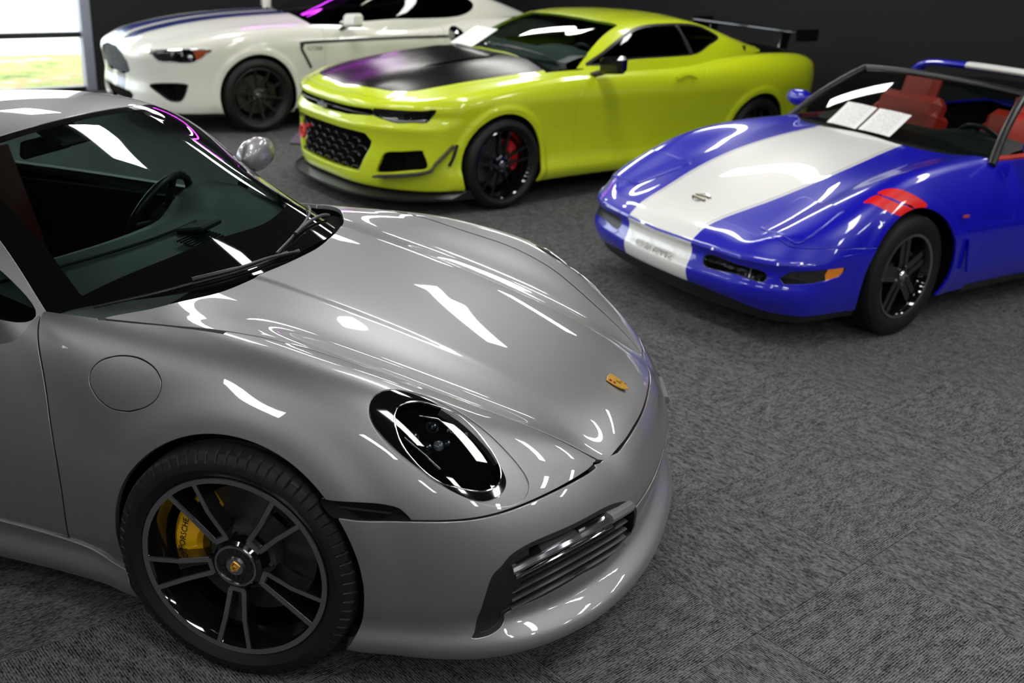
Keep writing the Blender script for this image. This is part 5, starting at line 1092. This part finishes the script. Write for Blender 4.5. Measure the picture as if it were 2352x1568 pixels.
    ck = sd_.clip(lambda p: p[:, 0] + .85).clip(lambda p: .74 - np.abs(p[:, 1])).clip(lambda p: p[:, 2] - .7); pair('cowl_panel', ck.offset(-.02).parts()[0], satin_black, False)
    dm = sd_.clip(lambda p: dl(p[:, 2]) - p[:, 0] - G).clip(lambda p: np.abs(p[:, 1]) - .715)
    pair('door', dm.clip(lambda p: p[:, 0] - dr - G).clip(lambda p: p[:, 2] - .20), blue)
    pair('sill', side.clip(lambda p: dl(p[:, 2]) - p[:, 0]).clip(lambda p: p[:, 0] + 2.2).clip(lambda p: .196 - p[:, 2]), satin_black, False)
    rq = H.clip(arch).clip(lambda p: dr - p[:, 0] - G).clip(lambda p: np.maximum(np.maximum(-2.75 - p[:, 0], np.abs(p[:, 1]) - .715), .7 - p[:, 2]))
    mk('rear_body', rq.both().lip(.012, .003), blue, root)
    for sg in (-1, 1):
        f = (lambda m: m) if sg > 0 else flip
        f(strip(vette_body, [(-.45, .90, .545), (-1.0, .885, .55), (-1.6, .885, .55)], .02, -.002, .006)).build('side_moulding', blue, root)
        f(MB().box((-.47, .897, .40), (.012, .02, .20), roty(.2), .004)).build('gill_vane', blue, root)
        f(MB().box((-.38, .898, .63), (.05, .006, .014))).build('fender_badge', mat('badge_red', (.4, .05, .03), .3), root)
        mv = MB().lathe([(0, -.10), (.05, -.085), (.07, -.03), (.07, .03), (.05, .08), (0, .10)], 20, 1); mv.v = [(v[0] * .8 - .92, (v[1] + .90) * sg, v[2] * .8 + .96) for v in mv.v]; mv.build('door_mirror', blue, root, 180)
    # windshield frame, glass, targa hoop
    bl, br, tl, tr = np.array([-.72, .76, .875]), np.array([-.72, -.76, .875]), np.array([-1.16, .585, 1.195]), np.array([-1.16, -.585, 1.195])
    def arc(a, b, bow, n=12): t = np.linspace(0, 1, n)[:, None]; return a + (b - a) * t + np.array(bow) * (4 * t * (1 - t))
    base = arc(br, bl, (.14, 0, .02)); top = arc(tr, tl, (.055, 0, .03)); n = len(base); rows = [base + (top - base) * t for t in np.linspace(0, 1, 8)]
    for i, t in enumerate(np.linspace(0, 1, 8)): rows[i] = rows[i] + np.array([.02, 0, .015]) * 4 * t * (1 - t)
    raw('windshield', np.vstack(rows), [(i * n + j, i * n + j + 1, (i + 1) * n + j + 1, (i + 1) * n + j) for i in range(7) for j in range(n - 1)], glass('car_glass', (.42, .52, .48)), root, 180)
    MB().tube(top, .022, 8, True, ((1, 0, .4), .8)).build('windshield_header', satin_black, root, 60)
    for s_, e in ((br, tr), (bl, tl)): MB().tube(np.array([s_ + (e - s_) * t + np.array([.02, 0, .015]) * 4 * t * (1 - t) for t in np.linspace(-.05, 1, 8)]), .024, 8).build('windshield_pillar', satin_black, root, 60)
    hoop = smooth_line([(-1.95, -.80, .90), (-1.90, -.76, 1.10), (-1.86, -.64, 1.205), (-1.84, -.36, 1.23), (-1.84, 0, 1.235), (-1.84, .36, 1.23), (-1.86, .64, 1.205), (-1.90, .76, 1.10), (-1.95, .80, .90)], 5, False)
    ho = MB().tube(hoop, .05, 10, True, ((0, 0, 1), .5)).build('targa_hoop', blue, root, 60); MB().tube([p + [0, 0, .002] for p in hoop if abs(p[1]) < .31], .0515, 10, True, ((0, 0, 1), .5)).build('hoop_stripe', white, ho, 60)
    hg = [[(x, y * (1 - .12 * t), z - .10 * (abs(y) / .68) ** 2.5) for y in np.linspace(-.68, .68, 9)] for t, x, z in ((0, -1.88, 1.175), (.4, -2.3, 1.12), (.75, -2.7, 1.0), (1, -3.0, .92))]
    raw('hatch_glass', np.vstack(hg), [(i * 9 + j, i * 9 + j + 1, i * 9 + 10 + j, i * 9 + 9 + j) for i in range(3) for j in range(8)], glass('car_glass', (.42, .52, .48)), root, 180)
    # interior
    redl = mat('red_leather', (.42, .022, .012), .42); cabin_set(root, (-.74, .86, .70), (-1.12, .40, .83), [(-1.42, -.42, .42), (-1.42, .42, .42)], redl, mat('dash_black2', (.010, .012, .011), .6))
    for sg in (-1, 1): MB().box((-1.18, sg * .725, .74), (.86, .04, .30), None, .012).build('door_card', redl, root, 30)
    MB().box((-1.4, 0, .30), (1.5, 1.4, .02)).box((-1.4, -.745, .55), (1.5, .02, .5)).box((-1.4, .745, .55), (1.5, .02, .5)).box((-2.1, 0, .62), (.02, 1.4, .5)).box((-.66, 0, .55), (.02, 1.4, .5)).build('cabin_lining', void_black, root)
    MB().box((-2.5, 0, .78), (.75, 1.2, .02)).build('cargo_floor', void_black, root)
    core_mesh(root, vette_body, (-1.75, 1.05), A, (-3.6, -1.0, .1), (1.05, 1.0, 1.0))
    for ax_, R_, W_ in ((0, .33, .255), (-2.443, .335, .285)):
        for sd in (-1, 1): wheel(root, (ax_, sd * (.885 - W_ / 2), R_), sd, R_, W_, .220, 'star5', 84, .106 if ax_ == 0 else 0, satin_black, 180 if ax_ == 0 else 0)
    for o in root.children:
        if o.name.startswith('wheel') and o.location.x > -1:
            MB().lathe([(.218, -.255 / 2 * .88 - .0045), (.231, -.255 / 2 * .88 - .008), (.232, -.255 / 2 * .88 - .002)], 96, 1).build('rim_ring', steel, o, 60)
    return root
vette = build_vette((1.3009, 3.249, 3.9591))
# ------------------------------------------------------------------ white coupe by the window
def build_stang(pose):
    root = thing('striped_coupe', 'white coupe with blue centre stripes and black wheels by the window', 'car', (pose[0], pose[1], 0), pose[2])
    wht = paint('pearl_white_paint', (.68, .68, .63), 0, .35); blu = paint('stripe_blue', (.010, .022, .16), 0, .35)
    A = ((0, .345, .385), (-2.72, .35, .39)); arch = arch_fn(A); hl, fog = plane_sd(S_HL, 4), plane_sd(S_FOG, 4)
    gril = yz(mirror_xy_y([(0, .735), (.15, .73), (.32, .69), (.40, .62), (.415, .54), (.36, .505), (.15, .49), (0, .488)]), .6)
    low = yz(mirror_xy_y([(0, .36), (.40, .36), (.46, .33), (.40, .25), (0, .24)]), .6); stripe = lambda p: np.minimum(.30 - np.abs(p[:, 1]), np.abs(p[:, 1]) - .055)
    hood_p = np.array([(.95, 0), (.93, .25), (.86, .48), (.74, .66), (.5, .74), (.2, .765), (-.62, .765), (-.6, .5), (-.55, 0)]); hood = xy(mirror_xy(hood_p[1:-1]), .6)
    near = lambda V: np.minimum.reduce([np.abs(g(V)) for g in (hl, fog, gril, arch)]) < .022
    H = half_mesh(stang_body, (-3.95, -.04, .1), (1.1, 1.06, 1.16), .022, near); G = .0042; side = H.clip(arch); cab = lambda p: np.maximum(stang_roof(p), .93 - p[:, 2])
    pair = lambda name, M, m, lip=True: [mk(name, q.lip(.012, .003) if lip else q, m, root) for q in (M.mirror(), M)]
    hp = H.clip(lambda p: hood(p) - G).clip(cab); mk('hood', hp.clip(lambda p: -stripe(p)).both().lip(.01, .003), wht, root); pair('hood_stripe', hp.clip(stripe), blu, False)
    body = side.clip(lambda p: -hood(p) - G).clip(cab).clip(lambda p: np.maximum(p[:, 0] + .55, np.abs(p[:, 1]) - .765))
    dl = lambda p: -.69 - .0 * p[:, 2] - p[:, 0]; dr = -2.05
    fe = body.clip(lambda p: -dl(p) - G); bc = lambda p: np.where(p[:, 0] > .1, np.maximum(Sp((.2, .60), (.42, .66), (.5, .80), (.7, .9))(p[:, 0]) - p[:, 2], p[:, 0] - .80), -1)
    pair('front_fender', fe.clip(lambda p: -bc(p) - G).clip(lambda p: -hl(p)), wht); bm = fe.clip(lambda p: bc(p) - G)
    for g in (hl, fog, gril, low): bm = bm.clip(lambda p, g=g: -g(p))
    bw = bm.clip(lambda p: np.maximum(-stripe(p), .15 - p[:, 2])); mk('front_bumper', bw.both().lip(.03, .004), wht, root); [pair('bumper_stripe', q, blu, False) for q in bm.clip(stripe).parts()]
    pair('door', body.clip(lambda p: dl(p) - G).clip(lambda p: p[:, 0] - dr - G).clip(lambda p: p[:, 2] - .22), wht); pair('sill', side.clip(lambda p: .216 - p[:, 2]).clip(lambda p: np.minimum(-.3 - p[:, 0], p[:, 0] + 2.4)), satin_black, False)
    mk('rear_quarter', body.clip(lambda p: dr - p[:, 0] - G).both().lip(.012, .003), wht, root)
    rec = H.clip(lambda p: np.maximum.reduce([gril(p), low(p), fog(p)])); mk('grille_recess', rec.both().offset(-.05), void_black, root)
    gb = mat('grille_mesh', (.012, .012, .014), .5)
    for k in range(11):
        z = .495 + .022 * k; pts = [np.array([float(SN(np.array([abs(y)]), np.array([z]))[0]) - .025, y, z]) for y in np.linspace(-.40, .40, 21)]; pts = [p for p in pts if gril(p[None])[0] > .004]
        if len(pts) > 2: MB().tube(pts, .0055, 6).build('grille_bar', gb, root, 60)
    MB().box((1.0, 0, .63), (.02, .15, .05), None, .01).build('grille_emblem', chrome, root, 40)
    hm = H.clip(hl); fm = H.clip(fog)
    for q, r, sg in ((hm.mirror(), fm.mirror(), -1), (hm, fm, 1)):
        o = mk('headlight', q.offset(-.04), mat('lamp_black', (.015, .015, .016), .3), root); mk('lens_cover', q.offset(-.003), glass('lamp_glass', (.75, .77, .78)), o); mk('lamp_frame', q.clip(lambda p: -(hl(p) - .007)).lip(.04, .002), chrome, o)
        am = q.clip(lambda p: np.minimum(.575 + .25 * (p[:, 2] - .7) - p[:, 0], hl(p) - .012)); mk('amber_reflector', am.offset(-.010), mat('amber_red', (.55, .09, .015), .25, coat=1), o)
        for k in range(3): c = project(stang_body, np.array([[.80 - .055 * k, .70 + .045 * k, .70 + .01 * k]]), 3)[0][0] * [1, sg, 1]; MB().box(c - np.array([.03, .02 * sg, 0]), (.012, .03, .055), rotz(sg * .7), .004).build('light_bar', mat('light_bar', (.55, .56, .58), .25), o, 40)
        c = project(stang_body, np.array([[.64, .83, .70]]), 3)[0][0] * [1, sg, 1]; MB().lathe([(0, .03), (.02, .026), (.03, .012), (.034, -.01)], 20, 0, c - np.array([.045, .02 * sg, 0])).build('projector', chrome, o, 60)
        mk('fog_intake_frame', r.clip(lambda p: -(fog(p) - .010)).lip(.05, .002), satin_black, root)
        f = (lambda m: m) if sg > 0 else flip
        f(strip(stang_body, S_STR, .028, .001, .0015)).build('side_stripe', mat('stripe_black', (.02, .02, .022), .3), root)
        f(strip(stang_body, [(-1.74, .90, .872), (-1.84, .90, .875), (-1.94, .90, .872)], .03, .014, .014)).build('door_handle', wht, root, 40)
        mirror_house(root, (-.93, 1.04, 1.03), sg, wht)
    c = project(stang_body, np.array([[-.58, .92, .768]]), 3)[0][0]; text_obj('side_lettering', 'GT350', .055, mat('stripe_black', (.02, .02, .022), .3), root, frame(c + [0, .002, 0], (-1, 0, 0), (0, 0, 1), (0, 1, 0)), .001)
    R = Msh(*isosurface(stang_roof, (-3.6, -.04, .88), (-.2, .9, 1.46), .03)).clip(lambda p: p[:, 1]).clip(lambda p: stang_body(p) + .012)
    wp = np.array([(-1.45, .3), (-1.5, .55), (-.95, .70), (-.5, .8), (.2, .8)]); ws = xy(mirror_xy(wp), .5); swp = smooth_line([(-.98, 1.0), (-1.5, 1.25), (-1.8, 1.30), (-2.3, 1.28), (-2.55, 1.16), (-2.3, 1.04), (-1.5, 1.02)], 4); sw = lambda p: np.where(np.abs(p[:, 1]) > .45, poly_sd(swp, p[:, 0], p[:, 2]), -.3)
    mk('roof', R.clip(lambda p: -ws(p)).clip(lambda p: -sw(p)).both().lip(.02, .003), wht, root); dk = glass('dark_glass', (.08, .09, .09)); mk('windshield', R.clip(ws).both().offset(-.003), dk, root)
    S_ = R.clip(sw)
    for q in (S_.mirror(), S_): mk('side_window', q.offset(-.004), dk, root)
    core_mesh(root, stang_body, (-1.8, 1.1), A, (-3.9, -1.0, .12), (1.08, 1.0, 1.14), lambda x, s, z: np.maximum.reduce([.75 - x, np.abs(z - .45) - .3]))
    MB().box((-1.8, 0, .34), (2.2, 1.4, .02)).box((-1.5, -.74, .65), (1.7, .02, .66)).box((-1.5, .74, .65), (1.7, .02, .66)).build('cabin_lining', void_black, root)
    ad = H.clip(arch).clip(lambda p: .20 - p[:, 2]).clip(lambda p: p[:, 0] - .3); mk('front_splitter', ad.both().offset(.004), satin_black, root)
    for ax_, R_, W_ in ((0, .345, .295), (-2.72, .35, .305)):
        for sd in (-1, 1): wheel(root, (ax_, sd * (.955 - W_ / 2), R_), sd, R_, W_, .246, 'v10', 9, 0, satin_black, 180 if ax_ == 0 else 0, satin_black)
    return root
stang = build_stang((-4.3331, 6.6013, 4.0300))
# ------------------------------------------------------------------ paper sheets on the cars
pap = mat('printed_paper', (.80, .80, .79), .6); n_, l_, b_ = nodes(pap); tc = n_.new('ShaderNodeTexCoord'); sp_ = n_.new('ShaderNodeSeparateXYZ'); l_.new(tc.outputs['Object'], sp_.inputs[0])
w_ = n_.new('ShaderNodeMath'); w_.operation = 'MULTIPLY'; w_.inputs[1].default_value = 2 * math.pi / .013; l_.new(sp_.outputs['Y'], w_.inputs[0]); s_ = n_.new('ShaderNodeMath'); s_.operation = 'SINE'; l_.new(w_.outputs[0], s_.inputs[0])
mp_ = n_.new('ShaderNodeMapping'); mp_.inputs['Scale'].default_value = (160, 77, 1); l_.new(tc.outputs['Object'], mp_.inputs[0]); nz_ = n_.new('ShaderNodeTexNoise'); nz_.inputs['Scale'].default_value = 1; l_.new(mp_.outputs[0], nz_.inputs['Vector'])
g1 = n_.new('ShaderNodeMath'); g1.operation = 'GREATER_THAN'; g1.inputs[1].default_value = .35; l_.new(s_.outputs[0], g1.inputs[0]); g2 = n_.new('ShaderNodeMath'); g2.operation = 'GREATER_THAN'; g2.inputs[1].default_value = .5; l_.new(nz_.outputs[0], g2.inputs[0])
pr = n_.new('ShaderNodeMath'); pr.operation = 'MULTIPLY'; l_.new(g1.outputs[0], pr.inputs[0]); l_.new(g2.outputs[0], pr.inputs[1])
bx = n_.new('ShaderNodeMath'); bx.operation = 'ABSOLUTE'; l_.new(sp_.outputs['X'], bx.inputs[0]); bl = n_.new('ShaderNodeMath'); bl.operation = 'LESS_THAN'; bl.inputs[1].default_value = .085; l_.new(bx.outputs[0], bl.inputs[0]); pr2 = n_.new('ShaderNodeMath'); pr2.operation = 'MULTIPLY'; l_.new(pr.outputs[0], pr2.inputs[0]); l_.new(bl.outputs[0], pr2.inputs[1])
mx_ = n_.new('ShaderNodeMix'); mx_.data_type = 'RGBA'; mx_.inputs[6].default_value = (.80, .80, .79, 1); mx_.inputs[7].default_value = (.38, .38, .40, 1); l_.new(pr2.outputs[0], mx_.inputs[0]); l_.new(mx_.outputs[2], b_.inputs['Base Color'])
def sheet(label, pose, o, ex, ey, size, group=None):
    """thin sheet; o centre, ex to its right, ey to its top, in the car's frame"""
    ex, ey = np.array(ex, float), np.array(ey, float); ex /= np.linalg.norm(ex); ey -= ex * (ex @ ey); ey /= np.linalg.norm(ey); ez = np.cross(ex, ey)
    n = 7; v = []; f = []
    for i in range(n):
        for j in range(n): u, w = (i / (n - 1) - .5), (j / (n - 1) - .5); v.append((u * size[0], w * size[1], .004 * math.cos(u * 3) + .004 * (w ** 2)))
    m = n * n; v += [(a, b, c - .0012) for a, b, c in v]
    for i in range(n - 1):
        for j in range(n - 1): q = (i * n + j, (i + 1) * n + j, (i + 1) * n + j + 1, i * n + j + 1); f += [q, tuple(m + k for k in q[::-1])]
    for k in range(n - 1): f += [(k, k + 1, m + k + 1, m + k), ((n - 1) * n + k + 1, (n - 1) * n + k, m + (n - 1) * n + k, m + (n - 1) * n + k + 1), ((k + 1) * n, k * n, m + k * n, m + (k + 1) * n), (k * n + n - 1, (k + 1) * n + n - 1, m + (k + 1) * n + n - 1, m + k * n + n - 1)]
    ob = raw('paper_sheet', v, f, pap, None, 40); c, s = math.cos(pose[2]), math.sin(pose[2]); Rw = np.array([[c, -s, 0], [s, c, 0], [0, 0, 1]]); W = Rw @ np.stack([ex, ey, ez], 1); O = Rw @ np.array(o, float) + np.array([pose[0], pose[1], 0])
    ob.matrix_world = Matrix([[*W[i], O[i]] for i in range(3)] + [[0, 0, 0, 1]]); tag(ob, label, 'paper', group); return ob
PM, PV = (-1.4746, 4.8364, 4.0674), (1.3009, 3.249, 3.9591)
sheet('printed sheet on the windshield base of the yellow-green coupe', PM, (-.565, -.27, 1.100), (0, 1, 0), (-.25, 0, .128), (.30, .285))
sheet('left one of two printed sheets on the blue car, beside the red door panel', PV, (-.632, -.187, .972), (0, 1, -.01), (-.165, .01, .12), (.228, .205), 'printed sheets on the blue car')
sheet('right one of two printed sheets on the blue car, nearer its steering wheel', PV, (-.628, .068, .972), (.01, 1, -.01), (-.165, .0, .12), (.238, .200), 'printed sheets on the blue car')
